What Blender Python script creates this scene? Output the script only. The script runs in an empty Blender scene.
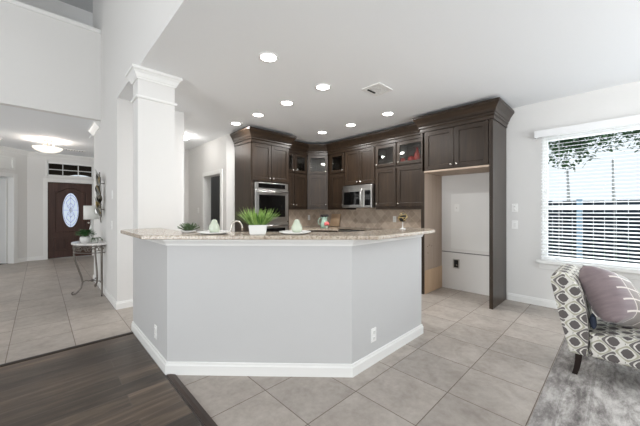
import bpy, bmesh, math, random
from mathutils import Vector, Matrix
random.seed(7)
C = bpy.context.scene.collection
SC = bpy.context.scene
PI = math.pi

# ------------------------------------------------------------------ camera
cam_d = bpy.data.cameras.new('camera')
cam = bpy.data.objects.new('camera', cam_d); C.objects.link(cam)
cam.location = (0, 0, 1.29)
cam.rotation_euler = (PI/2, 0, -math.radians(44))
cam_d.sensor_width = 36.0
cam_d.lens = 290.0/640*36
cam_d.shift_y = -3.0/640
cam_d.clip_start = 0.02
SC.camera = cam

# ------------------------------------------------------------------ world, exposure
SC.view_settings.view_transform = 'Standard'
SC.view_settings.look = 'None'
SC.view_settings.gamma = 1.0
SC.view_settings.use_curve_mapping = False
SC.view_settings.exposure = 0.28
try:
    SC.cycles.use_denoising = True
    SC.cycles.max_bounces = 10
    SC.cycles.diffuse_bounces = 6
    SC.cycles.sample_clamp_indirect = 6.0
except Exception:
    pass
w = bpy.data.worlds.new('sky'); SC.world = w; w.use_nodes = True
bg = w.node_tree.nodes['Background']
bg.inputs[0].default_value = (0.90, 0.95, 1.0, 1); bg.inputs[1].default_value = 0.85

def area(name, loc, rot, sx, sy, power, col=(1, 1, 1), shape='RECTANGLE', spread=PI):
    l = bpy.data.lights.new(name, 'AREA'); l.shape = shape; l.size = sx
    if shape in ('RECTANGLE', 'ELLIPSE'): l.size_y = sy
    l.energy = power; l.color = col; l.spread = spread
    o = bpy.data.objects.new(name, l); C.objects.link(o)
    o.location = loc; o.rotation_euler = rot
    return o
# daylight through the tall windows of the family room behind the camera, plus added fill lights
area('daylight_tall_windows', (-1.7, -3.42, 2.2), (PI/2+math.radians(42), 0, 0), 3.6, 3.2, 80, (0.97, 0.985, 1.0))
area('ceiling_fill_light', (2.6, -3.30, 1.0), (PI/2+math.radians(80), 0, 0), 2.6, 1.3, 150, (0.95, 0.98, 1.0))  # added light tipped almost straight up to brighten the kitchen ceiling
area('left_fill_light', (-4.42, 0.5, 1.4), (PI/2+math.radians(28), 0, -PI/2), 3.0, 2.0, 150, (0.95, 0.98, 1.0))  # unseen fill added at the left for the side-facing walls and ceiling
area('daylight_kitchen_window', (4.98, -0.14, 1.45), (PI/2, 0, PI/2), 1.6, 1.6, 20, (0.95, 0.98, 1.0))
area('foyer_fill_light', (-2.42, 7.1, 1.5), (PI/2-math.radians(26), 0, -PI/2+math.radians(20)), 1.5, 1.7, 20, (0.97, 0.985, 1.0))  # added fill that lifts the dim foyer, no source known there

# ------------------------------------------------------------------ materials
def new_mat(name):
    m = bpy.data.materials.new(name); m.use_nodes = True
    nt = m.node_tree; b = nt.nodes['Principled BSDF']
    return m, nt, b
def lin(r, g, b):
    f = lambda c: (c/255/12.92) if c/255 <= 0.04045 else ((c/255+0.055)/1.055)**2.4
    return (f(r), f(g), f(b), 1)
def flat(name, col, rough=0.5, metal=0.0, var=0.04, scale=8.0, emit=None, bump=0.0, spec=0.5, coat=0.0):
    """plain paint / metal / fabric with a faint noise variation"""
    m, nt, b = new_mat(name)
    n = nt.nodes.new('ShaderNodeTexNoise'); n.inputs['Scale'].default_value = scale; n.inputs['Detail'].default_value = 3
    tc = nt.nodes.new('ShaderNodeTexCoord'); nt.links.new(tc.outputs['Object'], n.inputs['Vector'])
    mx = nt.nodes.new('ShaderNodeMix'); mx.data_type = 'RGBA'
    mx.inputs['A'].default_value = tuple(max(0, c*(1-var)) for c in col[:3])+(1,)
    mx.inputs['B'].default_value = tuple(min(1, c*(1+var)) for c in col[:3])+(1,)
    nt.links.new(n.outputs['Fac'], mx.inputs['Factor']); nt.links.new(mx.outputs['Result'], b.inputs['Base Color'])
    b.inputs['Roughness'].default_value = rough; b.inputs['Metallic'].default_value = metal
    b.inputs['Specular IOR Level'].default_value = spec; b.inputs['Coat Weight'].default_value = coat
    if emit:
        b.inputs['Emission Color'].default_value = emit[0]; b.inputs['Emission Strength'].default_value = emit[1]
    if bump:
        bp = nt.nodes.new('ShaderNodeBump'); bp.inputs['Strength'].default_value = bump; bp.inputs['Distance'].default_value = 0.002
        nt.links.new(n.outputs['Fac'], bp.inputs['Height']); nt.links.new(bp.outputs['Normal'], b.inputs['Normal'])
    return m
def ramp(nt, stops):
    r = nt.nodes.new('ShaderNodeValToRGB'); e = r.color_ramp.elements
    e[0].position, e[0].color = stops[0]; e[1].position, e[1].color = stops[-1]
    for p, c in stops[1:-1]:
        x = e.new(p); x.color = c
    return r
def math_node(nt, op, a, b=None, c=None):
    n = nt.nodes.new('ShaderNodeMath'); n.operation = op
    for i, v in enumerate((a, b, c)):
        if v is None: continue
        if isinstance(v, (int, float)): n.inputs[i].default_value = v
        else: nt.links.new(v, n.inputs[i])
    return n.outputs[0]
def mapped(nt, scale=(1, 1, 1), rot=(0, 0, 0), src='Object', loc=(0, 0, 0)):
    tc = nt.nodes.new('ShaderNodeTexCoord'); mp = nt.nodes.new('ShaderNodeMapping')
    mp.inputs['Scale'].default_value = scale; mp.inputs['Rotation'].default_value = rot; mp.inputs['Location'].default_value = loc
    nt.links.new(tc.outputs[src], mp.inputs['Vector'])
    return mp.outputs['Vector']
def noise(nt, vec, scale, detail=4, rough=0.55, dist=0.0):
    n = nt.nodes.new('ShaderNodeTexNoise'); n.inputs['Scale'].default_value = scale; n.inputs['Detail'].default_value = detail
    n.inputs['Roughness'].default_value = rough; n.inputs['Distortion'].default_value = dist
    nt.links.new(vec, n.inputs['Vector']); return n.outputs['Fac']
def mixc(nt, fac, a, b, mode='MIX'):
    mx = nt.nodes.new('ShaderNodeMix'); mx.data_type = 'RGBA'; mx.blend_type = mode
    if isinstance(fac, (int, float)): mx.inputs['Factor'].default_value = fac
    else: nt.links.new(fac, mx.inputs['Factor'])
    for k, v in (('A', a), ('B', b)):
        if isinstance(v, tuple): mx.inputs[k].default_value = v
        else: nt.links.new(v, mx.inputs[k])
    return mx.outputs['Result']

def grid_floor(name):
    """18 inch square stone tiles with thin grout"""
    m, nt, b = new_mat(name)
    tc = nt.nodes.new('ShaderNodeTexCoord'); sep = nt.nodes.new('ShaderNodeSeparateXYZ')
    nt.links.new(tc.outputs['Object'], sep.inputs[0])
    P = 0.457
    ux = math_node(nt, 'DIVIDE', math_node(nt, 'SUBTRACT', sep.outputs[0], 1.160), P)
    uy = math_node(nt, 'DIVIDE', math_node(nt, 'SUBTRACT', sep.outputs[1], 0.850), P)
    fx = math_node(nt, 'ABSOLUTE', math_node(nt, 'SUBTRACT', math_node(nt, 'FRACT', ux), 0.5))
    fy = math_node(nt, 'ABSOLUTE', math_node(nt, 'SUBTRACT', math_node(nt, 'FRACT', uy), 0.5))
    gx = math_node(nt, 'GREATER_THAN', fx, 0.5-0.0065); gy = math_node(nt, 'GREATER_THAN', fy, 0.5-0.0065)
    g = math_node(nt, 'MAXIMUM', gx, gy)
    cmb = nt.nodes.new('ShaderNodeCombineXYZ')
    nt.links.new(math_node(nt, 'FLOOR', ux), cmb.inputs[0]); nt.links.new(math_node(nt, 'FLOOR', uy), cmb.inputs[1])
    wn = nt.nodes.new('ShaderNodeTexWhiteNoise'); nt.links.new(cmb.outputs[0], wn.inputs['Vector'])
    add = nt.nodes.new('ShaderNodeVectorMath'); add.operation = 'MULTIPLY_ADD'
    nt.links.new(wn.outputs['Color'], add.inputs[0]); add.inputs[1].default_value = (9, 9, 9)
    nt.links.new(tc.outputs['Object'], add.inputs[2])
    v = add.outputs[0]
    n1 = noise(nt, v, 4.5, 6, 0.62, 0.6); n2 = noise(nt, v, 22, 5, 0.65)
    r1 = ramp(nt, [(0.28, lin(146, 137, 129)), (0.5, lin(174, 165, 157)), (0.75, lin(194, 187, 180))])
    nt.links.new(n1, r1.inputs[0])
    c = mixc(nt, 0.42, r1.outputs[0], mixc(nt, n2, lin(116, 106, 98), lin(214, 207, 199)))
    tint = mixc(nt, wn.outputs['Value'], (0.90, 0.90, 0.90, 1), (1.04, 1.03, 1.02, 1))
    c = mixc(nt, 1.0, c, tint, 'MULTIPLY')
    c = mixc(nt, g, c, lin(112, 100, 90))
    nt.links.new(c, b.inputs['Base Color'])
    b.inputs['Roughness'].default_value = 0.42; b.inputs['Specular IOR Level'].default_value = 0.35
    bp = nt.nodes.new('ShaderNodeBump'); bp.inputs['Strength'].default_value = 0.35; bp.inputs['Distance'].default_value = 0.003
    nt.links.new(math_node(nt, 'SUBTRACT', math_node(nt, 'MULTIPLY', n1, 0.3), g), bp.inputs['Height'])
    nt.links.new(bp.outputs['Normal'], b.inputs['Normal'])
    return m
def plank_floor(name):
    m, nt, b = new_mat(name)
    tc = nt.nodes.new('ShaderNodeTexCoord')
    br = nt.nodes.new('ShaderNodeTexBrick'); br.offset = 0.37; br.offset_frequency = 2
    br.inputs['Scale'].default_value = 1.0; br.inputs['Brick Width'].default_value = 1.25; br.inputs['Row Height'].default_value = 0.165
    br.inputs['Mortar Size'].default_value = 0.0022; br.inputs['Mortar Smooth'].default_value = 0.0
    br.inputs['Color1'].default_value = (0, 0, 0, 1); br.inputs['Color2'].default_value = (1, 1, 1, 1)
    mp = nt.nodes.new('ShaderNodeMapping'); mp.inputs['Location'].default_value = (0.35, 0.085, 0)
    nt.links.new(tc.outputs['Object'], mp.inputs['Vector']); nt.links.new(mp.outputs['Vector'], br.inputs['Vector'])
    g1 = nt.nodes.new('ShaderNodeVectorMath'); g1.operation = 'MULTIPLY_ADD'
    nt.links.new(br.outputs['Color'], g1.inputs[0]); g1.inputs[1].default_value = (5, 3, 7)
    nt.links.new(tc.outputs['Object'], g1.inputs[2])
    mp2 = nt.nodes.new('ShaderNodeMapping'); mp2.inputs['Scale'].default_value = (0.8, 9, 1)
    nt.links.new(g1.outputs[0], mp2.inputs['Vector'])
    n1 = noise(nt, mp2.outputs['Vector'], 2.2, 6, 0.6, 0.5)
    mp3 = nt.nodes.new('ShaderNodeMapping'); mp3.inputs['Scale'].default_value = (2.0, 60, 1)
    nt.links.new(g1.outputs[0], mp3.inputs['Vector']); n2 = noise(nt, mp3.outputs['Vector'], 3, 4, 0.6)
    r = ramp(nt, [(0.25, lin(44, 36, 31)), (0.5, lin(84, 71, 60)), (0.72, lin(132, 116, 100))])
    nt.links.new(n1, r.inputs[0])
    c = mixc(nt, 0.3, r.outputs[0], mixc(nt, n2, lin(34, 28, 24), lin(118, 104, 90)))
    sp = nt.nodes.new('ShaderNodeSeparateColor'); nt.links.new(br.outputs['Color'], sp.inputs[0])
    c = mixc(nt, 1.0, c, mixc(nt, sp.outputs[0], (0.55, 0.54, 0.53, 1), (1.3, 1.27, 1.23, 1)), 'MULTIPLY')
    c = mixc(nt, br.outputs['Fac'], c, lin(92, 82, 74))
    nt.links.new(c, b.inputs['Base Color'])
    b.inputs['Roughness'].default_value = 0.32; b.inputs['Specular IOR Level'].default_value = 0.5
    bp = nt.nodes.new('ShaderNodeBump'); bp.inputs['Strength'].default_value = 0.25; bp.inputs['Distance'].default_value = 0.003
    nt.links.new(math_node(nt, 'SUBTRACT', n2, br.outputs['Fac']), bp.inputs['Height'])
    nt.links.new(bp.outputs['Normal'], b.inputs['Normal'])
    return m
def wood(name, dark, mid, light, rough=0.36, axis=2, spec=0.32, coat=0.0):
    m, nt, b = new_mat(name)
    s = [14, 14, 14]; s[axis] = 0.9
    v = mapped(nt, tuple(s)); n1 = noise(nt, v, 1.3, 6, 0.62, 0.7)
    v2 = mapped(nt, tuple(x*5 for x in s)); n2 = noise(nt, v2, 1.5, 3, 0.6)
    r = ramp(nt, [(0.25, dark), (0.52, mid), (0.8, light)]); nt.links.new(n1, r.inputs[0])
    c = mixc(nt, 0.25, r.outputs[0], mixc(nt, n2, dark, light))
    nt.links.new(c, b.inputs['Base Color']); b.inputs['Roughness'].default_value = rough
    b.inputs['Specular IOR Level'].default_value = spec; b.inputs['Coat Weight'].default_value = coat; b.inputs['Coat Roughness'].default_value = 0.3
    return m
def granite(name):
    m, nt, b = new_mat(name)
    v = mapped(nt)
    n1 = noise(nt, v, 20, 6, 0.7); n2 = noise(nt, v, 60, 4, 0.75)
    r1 = ramp(nt, [(0.3, lin(116, 98, 84)), (0.45, lin(176, 156, 134)), (0.6, lin(200, 188, 170)), (0.75, lin(152, 126, 100))])
    nt.links.new(n1, r1.inputs[0])
    r2 = ramp(nt, [(0.40, lin(70, 64, 60)), (0.47, lin(176, 164, 150)), (0.56, lin(206, 198, 186))]); nt.links.new(n2, r2.inputs[0])
    nt.links.new(mixc(nt, 0.5, r1.outputs[0], r2.outputs[0]), b.inputs['Base Color'])
    b.inputs['Roughness'].default_value = 0.16
    return m
def diamond_tile(name):
    """travertine tiles laid on the diagonal; object coordinates x along the wall, z up"""
    m, nt, b = new_mat(name)
    tc = nt.nodes.new('ShaderNodeTexCoord'); sep = nt.nodes.new('ShaderNodeSeparateXYZ')
    nt.links.new(tc.outputs['Object'], sep.inputs[0])
    P = 0.115
    hz = math_node(nt, 'ADD', sep.outputs[0], sep.outputs[1])
    a = math_node(nt, 'DIVIDE', math_node(nt, 'ADD', hz, sep.outputs[2]), P*1.414)
    c_ = math_node(nt, 'DIVIDE', math_node(nt, 'SUBTRACT', hz, sep.outputs[2]), P*1.414)
    def edge(x):
        return math_node(nt, 'GREATER_THAN', math_node(nt, 'ABSOLUTE', math_node(nt, 'SUBTRACT', math_node(nt, 'FRACT', x), 0.5)), 0.47)
    g = math_node(nt, 'MAXIMUM', edge(a), edge(c_))
    cmb = nt.nodes.new('ShaderNodeCombineXYZ')
    nt.links.new(math_node(nt, 'FLOOR', a), cmb.inputs[0]); nt.links.new(math_node(nt, 'FLOOR', c_), cmb.inputs[1])
    wn = nt.nodes.new('ShaderNodeTexWhiteNoise'); nt.links.new(cmb.outputs[0], wn.inputs['Vector'])
    r = ramp(nt, [(0.0, lin(166, 146, 128)), (0.5, lin(196, 178, 160)), (1.0, lin(218, 204, 188))]); nt.links.new(wn.outputs['Value'], r.inputs[0])
    n = noise(nt, tc.outputs['Object'], 30, 5, 0.65)
    c = mixc(nt, 0.35, r.outputs[0], mixc(nt, n, lin(150, 130, 114), lin(226, 212, 196)))
    c = mixc(nt, g, c, lin(214, 200, 184))
    nt.links.new(c, b.inputs['Base Color']); b.inputs['Roughness'].default_value = 0.4
    return m
def ogee(name):
    m, nt, b = new_mat(name)
    uv = nt.nodes.new('ShaderNodeUVMap'); sep = nt.nodes.new('ShaderNodeSeparateXYZ'); nt.links.new(uv.outputs[0], sep.inputs[0])
    u = math_node(nt, 'DIVIDE', sep.outputs[0], 0.140); v = math_node(nt, 'DIVIDE', sep.outputs[1], 0.130)
    s = math_node(nt, 'MULTIPLY', math_node(nt, 'ADD', u, v), 2*PI); t = math_node(nt, 'MULTIPLY', math_node(nt, 'SUBTRACT', u, v), 2*PI)
    # one full lattice cell per (u,v) unit, blobs at the cell corners and the cell centre
    cu = math_node(nt, 'COSINE', math_node(nt, 'MULTIPLY', u, 2*PI)); cv = math_node(nt, 'COSINE', math_node(nt, 'MULTIPLY', v, 2*PI))
    G = math_node(nt, 'ADD', cu, cv)
    A = math_node(nt, 'ABSOLUTE', G)
    def band(x, lo, hi):
        return math_node(nt, 'MULTIPLY', math_node(nt, 'GREATER_THAN', x, lo), math_node(nt, 'LESS_THAN', x, hi))
    def cell(off):
        fu = math_node(nt, 'ABSOLUTE', math_node(nt, 'SUBTRACT', math_node(nt, 'FRACT', math_node(nt, 'ADD', u, off)), 0.5))
        fv = math_node(nt, 'ABSOLUTE', math_node(nt, 'SUBTRACT', math_node(nt, 'FRACT', math_node(nt, 'ADD', v, off)), 0.5))
        return math_node(nt, 'MAXIMUM', math_node(nt, 'MULTIPLY_ADD', fv, 0.62, math_node(nt, 'MULTIPLY', fu, 1.12)), math_node(nt, 'MULTIPLY_ADD', fu, 0.60, fv))
    blob = math_node(nt, 'LESS_THAN', math_node(nt, 'MINIMUM', cell(0.5), cell(0.0)), 0.275)
    n = noise(nt, mapped(nt), 160, 2)
    c = mixc(nt, math_node(nt, 'MULTIPLY', n, 0.35), lin(226, 224, 218), lin(188, 184, 176))
    c = mixc(nt, band(G, 0.08, 0.56), c, lin(178, 176, 158))
    sd = math_node(nt, 'SINE', math_node(nt, 'MULTIPLY', u, 2*PI))
    c = mixc(nt, math_node(nt, 'MULTIPLY', band(G, -0.68, -0.06), math_node(nt, 'GREATER_THAN', sd, -0.5)), c, lin(118, 113, 111))
    c = mixc(nt, blob, c, lin(104, 99, 98))
    nt.links.new(c, b.inputs['Base Color']); b.inputs['Roughness'].default_value = 0.85
    b.inputs['Specular IOR Level'].default_value = 0.15
    return m
def rug_mat(name):
    m, nt, b = new_mat(name)
    n1 = noise(nt, mapped(nt, (3.0, 8.5, 1)), 1.5, 9, 0.76, 0.2); n2 = noise(nt, mapped(nt, (0.9, 1.3, 1), loc=(3, 1, 0)), 1.6, 3, 0.6, 0.3)
    n3 = noise(nt, mapped(nt, (90, 40, 1)), 2.0, 3, 0.7)
    r = ramp(nt, [(0.36, lin(56, 54, 55)), (0.445, lin(108, 104, 103)), (0.51, lin(156, 152, 149)), (0.60, lin(206, 203, 200))])
    nt.links.new(math_node(nt, 'ADD', math_node(nt, 'MULTIPLY', n1, 0.66), math_node(nt, 'MULTIPLY', n2, 0.34)), r.inputs[0])
    c = mixc(nt, 0.16, r.outputs[0], mixc(nt, n3, lin(78, 75, 74), lin(222, 218, 214)))
    # woven border bands parallel to the long edge
    tc = nt.nodes.new('ShaderNodeTexCoord'); sep = nt.nodes.new('ShaderNodeSeparateXYZ'); nt.links.new(tc.outputs['Object'], sep.inputs[0])
    e = math_node(nt, 'SUBTRACT', 0.385, sep.outputs[1])
    def bnd(lo, hi): return math_node(nt, 'MULTIPLY', math_node(nt, 'GREATER_THAN', e, lo), math_node(nt, 'LESS_THAN', e, hi))
    c = mixc(nt, math_node(nt, 'MULTIPLY', bnd(0.0, 0.10), 0.3), c, lin(140, 136, 134))
    c = mixc(nt, math_node(nt, 'MULTIPLY', math_node(nt, 'ADD', bnd(0.10, 0.115), bnd(0.24, 0.255)), 0.28), c, lin(86, 82, 82))
    nt.links.new(c, b.inputs['Base Color']); b.inputs['Roughness'].default_value = 0.95; b.inputs['Specular IOR Level'].default_value = 0.1
    bp = nt.nodes.new('ShaderNodeBump'); bp.inputs['Strength'].default_value = 0.4; bp.inputs['Distance'].default_value = 0.003
    nt.links.new(n3, bp.inputs['Height']); nt.links.new(bp.outputs['Normal'], b.inputs['Normal'])
    return m
def pillow_mat(name):
    m, nt, b = new_mat(name)
    uv = nt.nodes.new('ShaderNodeUVMap'); sep = nt.nodes.new('ShaderNodeSeparateXYZ'); nt.links.new(uv.outputs[0], sep.inputs[0])
    U, V = sep.outputs[0], sep.outputs[1]
    def line(x, pos, wd=0.014):
        return math_node(nt, 'LESS_THAN', math_node(nt, 'ABSOLUTE', math_node(nt, 'SUBTRACT', x, pos)), wd)
    inband = math_node(nt, 'GREATER_THAN', U, 0.10)
    g = math_node(nt, 'MAXIMUM', line(U, 0.30), line(U, 0.64))
    for p in (0.14, 0.34, 0.54, 0.74, 0.92):
        g = math_node(nt, 'MAXIMUM', g, math_node(nt, 'MULTIPLY', line(V, p), inband))
    n = noise(nt, mapped(nt, (1, 1, 6)), 9, 4)
    c = mixc(nt, n, lin(104, 90, 96), lin(146, 131, 132))
    c = mixc(nt, math_node(nt, 'GREATER_THAN', U, 0.30), c, mixc(nt, n, lin(98, 86, 80), lin(128, 114, 106)))
    nt.links.new(mixc(nt, g, c, lin(214, 206, 198)), b.inputs['Base Color'])
    b.inputs['Roughness'].default_value = 0.45; b.inputs['Sheen Weight'].default_value = 0.3
    return m
def thin_glass(name, col=(0.9, 0.92, 0.92, 1), refl=0.12, rough=0.02, blend=0.25):
    m = bpy.data.materials.new(name); m.use_nodes = True; nt = m.node_tree; nt.nodes.clear()
    out = nt.nodes.new('ShaderNodeOutputMaterial'); mx = nt.nodes.new('ShaderNodeMixShader')
    tr = nt.nodes.new('ShaderNodeBsdfTransparent'); tr.inputs[0].default_value = col
    gl = nt.nodes.new('ShaderNodeBsdfGlossy'); gl.inputs['Roughness'].default_value = rough
    lw = nt.nodes.new('ShaderNodeLayerWeight'); lw.inputs[0].default_value = blend
    nt.links.new(math_node(nt, 'MAXIMUM', lw.outputs['Fresnel'], refl), mx.inputs[0])
    nt.links.new(tr.outputs[0], mx.inputs[1]); nt.links.new(gl.outputs[0], mx.inputs[2]); nt.links.new(mx.outputs[0], out.inputs[0])
    return m
def marble(name):
    m, nt, b = new_mat(name)
    n = noise(nt, mapped(nt), 9, 6, 0.6, 1.5)
    r = ramp(nt, [(0.35, lin(200, 196, 194)), (0.5, lin(232, 230, 228)), (0.7, lin(210, 200, 196))]); nt.links.new(n, r.inputs[0])
    nt.links.new(r.outputs[0], b.inputs['Base Color']); b.inputs['Roughness'].default_value = 0.2
    return m
def leaf_mat(name, a, bcol):
    m, nt, b = new_mat(name)
    n = noise(nt, mapped(nt), 45, 3)
    nt.links.new(mixc(nt, n, a, bcol), b.inputs['Base Color']); b.inputs['Roughness'].default_value = 0.5
    return m

M = {}
M['wall'] = flat('wall_paint', lin(228, 227, 225), 0.75, var=0.01, scale=40, bump=0.05, spec=0.3)
M['ceiling'] = flat('ceiling_paint', lin(243, 245, 247), 0.9, var=0.01, scale=60, bump=0.08, spec=0.2)
M['white'] = flat('white_trim_paint', lin(236, 236, 234), 0.45, var=0.01)
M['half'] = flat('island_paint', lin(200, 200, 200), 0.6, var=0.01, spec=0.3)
M['tile'] = grid_floor('stone_floor_tile'); M['plank'] = plank_floor('dark_plank')
M['cab'] = wood('dark_cabinet_wood', lin(26, 19, 13), lin(47, 36, 27), lin(70, 55, 42), coat=0.2)
M['cabx'] = wood('dark_cabinet_wood_crosswise', lin(26, 19, 13), lin(47, 36, 27), lin(70, 55, 42), axis=0, coat=0.2)
M['raw'] = wood('raw_maple_panel', lin(172, 152, 136), lin(186, 168, 152), lin(196, 180, 164), 0.6, spec=0.25)
M['strip'] = wood('reducer_wood', lin(44, 35, 31), lin(66, 54, 48), lin(84, 70, 62), axis=1)
M['stripx'] = wood('threshold_wood', lin(34, 27, 24), lin(50, 41, 36), lin(66, 55, 48), axis=0)
M['granite'] = granite('granite'); M['backsplash'] = diamond_tile('travertine_diagonal_tile')
M['steel'] = flat('stainless_steel', (0.60, 0.59, 0.57), 0.28, 1.0, 0.05, 60)
M['nickel'] = flat('satin_nickel', (0.72, 0.70, 0.66), 0.25, 1.0, 0.03)
M['black'] = flat('black_glass', (0.004, 0.004, 0.004), 0.06, 0, 0.0, spec=0.5)
M['blackplastic'] = flat('black_plastic', (0.02, 0.02, 0.02), 0.4)
M['dark'] = flat('dark_recess', (0.015, 0.014, 0.013), 0.8)
M['cabglass'] = thin_glass('cabinet_glass', (0.8, 0.8, 0.78, 1), 0.09, 0.05)
M['glass'] = thin_glass('window_glass', (0.97, 0.99, 1.0, 1), 0.0, 0.0, 0.02)
M['doorwood'] = wood('mahogany_door', lin(56, 38, 32), lin(76, 54, 47), lin(92, 68, 60), 0.4)
M['doorx'] = wood('mahogany_door_panel', lin(50, 34, 29), lin(68, 48, 42), lin(84, 62, 54), 0.4)
M['frost'] = flat('frosted_glass_glow', lin(196, 206, 224), 0.3, 0, 0.08, 30, emit=(lin(190, 204, 228), 0.55))  # emission stands in for daylight behind the solid door leaf
M['lead'] = flat('lead_came', lin(92, 98, 116), 0.45, 0.5)
M['ogee'] = ogee('grey_ogee_fabric'); M['rug'] = rug_mat('distressed_grey_rug'); M['pillow'] = pillow_mat('mauve_silk_grid')
M['navy'] = flat('navy_velvet', lin(42, 50, 68), 0.8)
M['espresso'] = wood('espresso_leg', lin(26, 18, 16), lin(38, 27, 24), lin(48, 36, 32), 0.35)
M['ceramic'] = flat('white_ceramic', lin(232, 232, 230), 0.25, var=0.02)
M['pear'] = flat('pale_green_glaze', lin(204, 212, 194), 0.25, var=0.06, scale=30)
M['mint'] = flat('mint_glaze', lin(176, 206, 190), 0.25, var=0.03)
M['pink'] = flat('coral_petals', lin(232, 120, 118), 0.6, var=0.1, scale=60)
M['charcoal'] = flat('charcoal_beans', lin(40, 36, 34), 0.7, var=0.3, scale=60)
M['gold'] = flat('antique_gold', (0.55, 0.42, 0.20), 0.35, 1.0, 0.1, 50)
M['bronze'] = flat('dark_bronze', (0.10, 0.09, 0.07), 0.4, 0.9, 0.2, 40)
M['silver'] = flat('brushed_silver', (0.62, 0.62, 0.60), 0.32, 1.0, 0.1, 40)
M['iron'] = flat('antique_pewter_iron', (0.21, 0.19, 0.17), 0.42, 0.8, 0.2, 30)
M['marble'] = marble('pale_marble')
M['blade'] = leaf_mat('fresh_grass', lin(104, 148, 58), lin(180, 206, 120)); M['blade2'] = leaf_mat('deep_grass', lin(48, 92, 28), lin(98, 142, 52))
M['fern'] = leaf_mat('deep_green_leaf', lin(36, 84, 40), lin(78, 132, 66)); M['succ'] = leaf_mat('grey_green_leaf', lin(60, 82, 56), lin(104, 124, 88))
M['red'] = flat('red_glaze', lin(186, 30, 26), 0.25, var=0.1)
M['board'] = wood('cutting_board_wood', lin(196, 164, 132), lin(212, 182, 150), lin(222, 196, 166), 0.5)
M['amber'] = flat('alabaster_glass', lin(240, 226, 206), 0.35, 0, 0.06, 14, emit=(lin(255, 245, 230), 0.9))
M['lens'] = flat('lamp_lens', (1, 1, 1, 1), 0.5, var=0, emit=((1, 0.97, 0.92, 1), 14.0))
M['slot'] = flat('slot_grey', lin(120, 120, 118), 0.6)
M['plate'] = flat('cover_plate_white', lin(246, 246, 244), 0.35, var=0.0)
M['steelplate'] = flat('bare_metal_box', (0.55, 0.55, 0.53), 0.4, 0.9)
M['blind'] = flat('white_faux_wood', lin(240, 241, 242), 0.45, var=0.005)
M['shade'] = flat('lamp_shade_fabric', lin(238, 238, 234), 0.8, var=0.01, scale=60)
M['door_white'] = flat('white_door_paint', lin(232, 232, 230), 0.45, var=0.01)
M['carpet'] = flat('grey_carpet', lin(104, 102, 100), 0.95, var=0.2, scale=120)
M['fence'] = wood('weathered_fence', lin(34, 42, 52), lin(50, 60, 72), lin(68, 80, 92), 0.8)
M['post'] = flat('pale_blue_post', lin(176, 206, 232), 0.6)
M['lawn'] = flat('lawn_grass', lin(70, 104, 58), 0.9, var=0.3, scale=12)
M['tree'] = leaf_mat('tree_leaves', lin(48, 80, 56), lin(120, 160, 108))
M['bark'] = flat('blown_out_bark', lin(206, 206, 204), 0.9)  # bark colour paled so the trunks look overexposed against the sky
M['porch'] = flat('porch_brick', lin(74, 62, 52), 0.9, var=0.2, scale=20)
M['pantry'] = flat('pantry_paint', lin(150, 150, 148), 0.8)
M['lofty'] = flat('loft_ceiling_paint', lin(200, 200, 200), 0.9, var=0.01)

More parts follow.
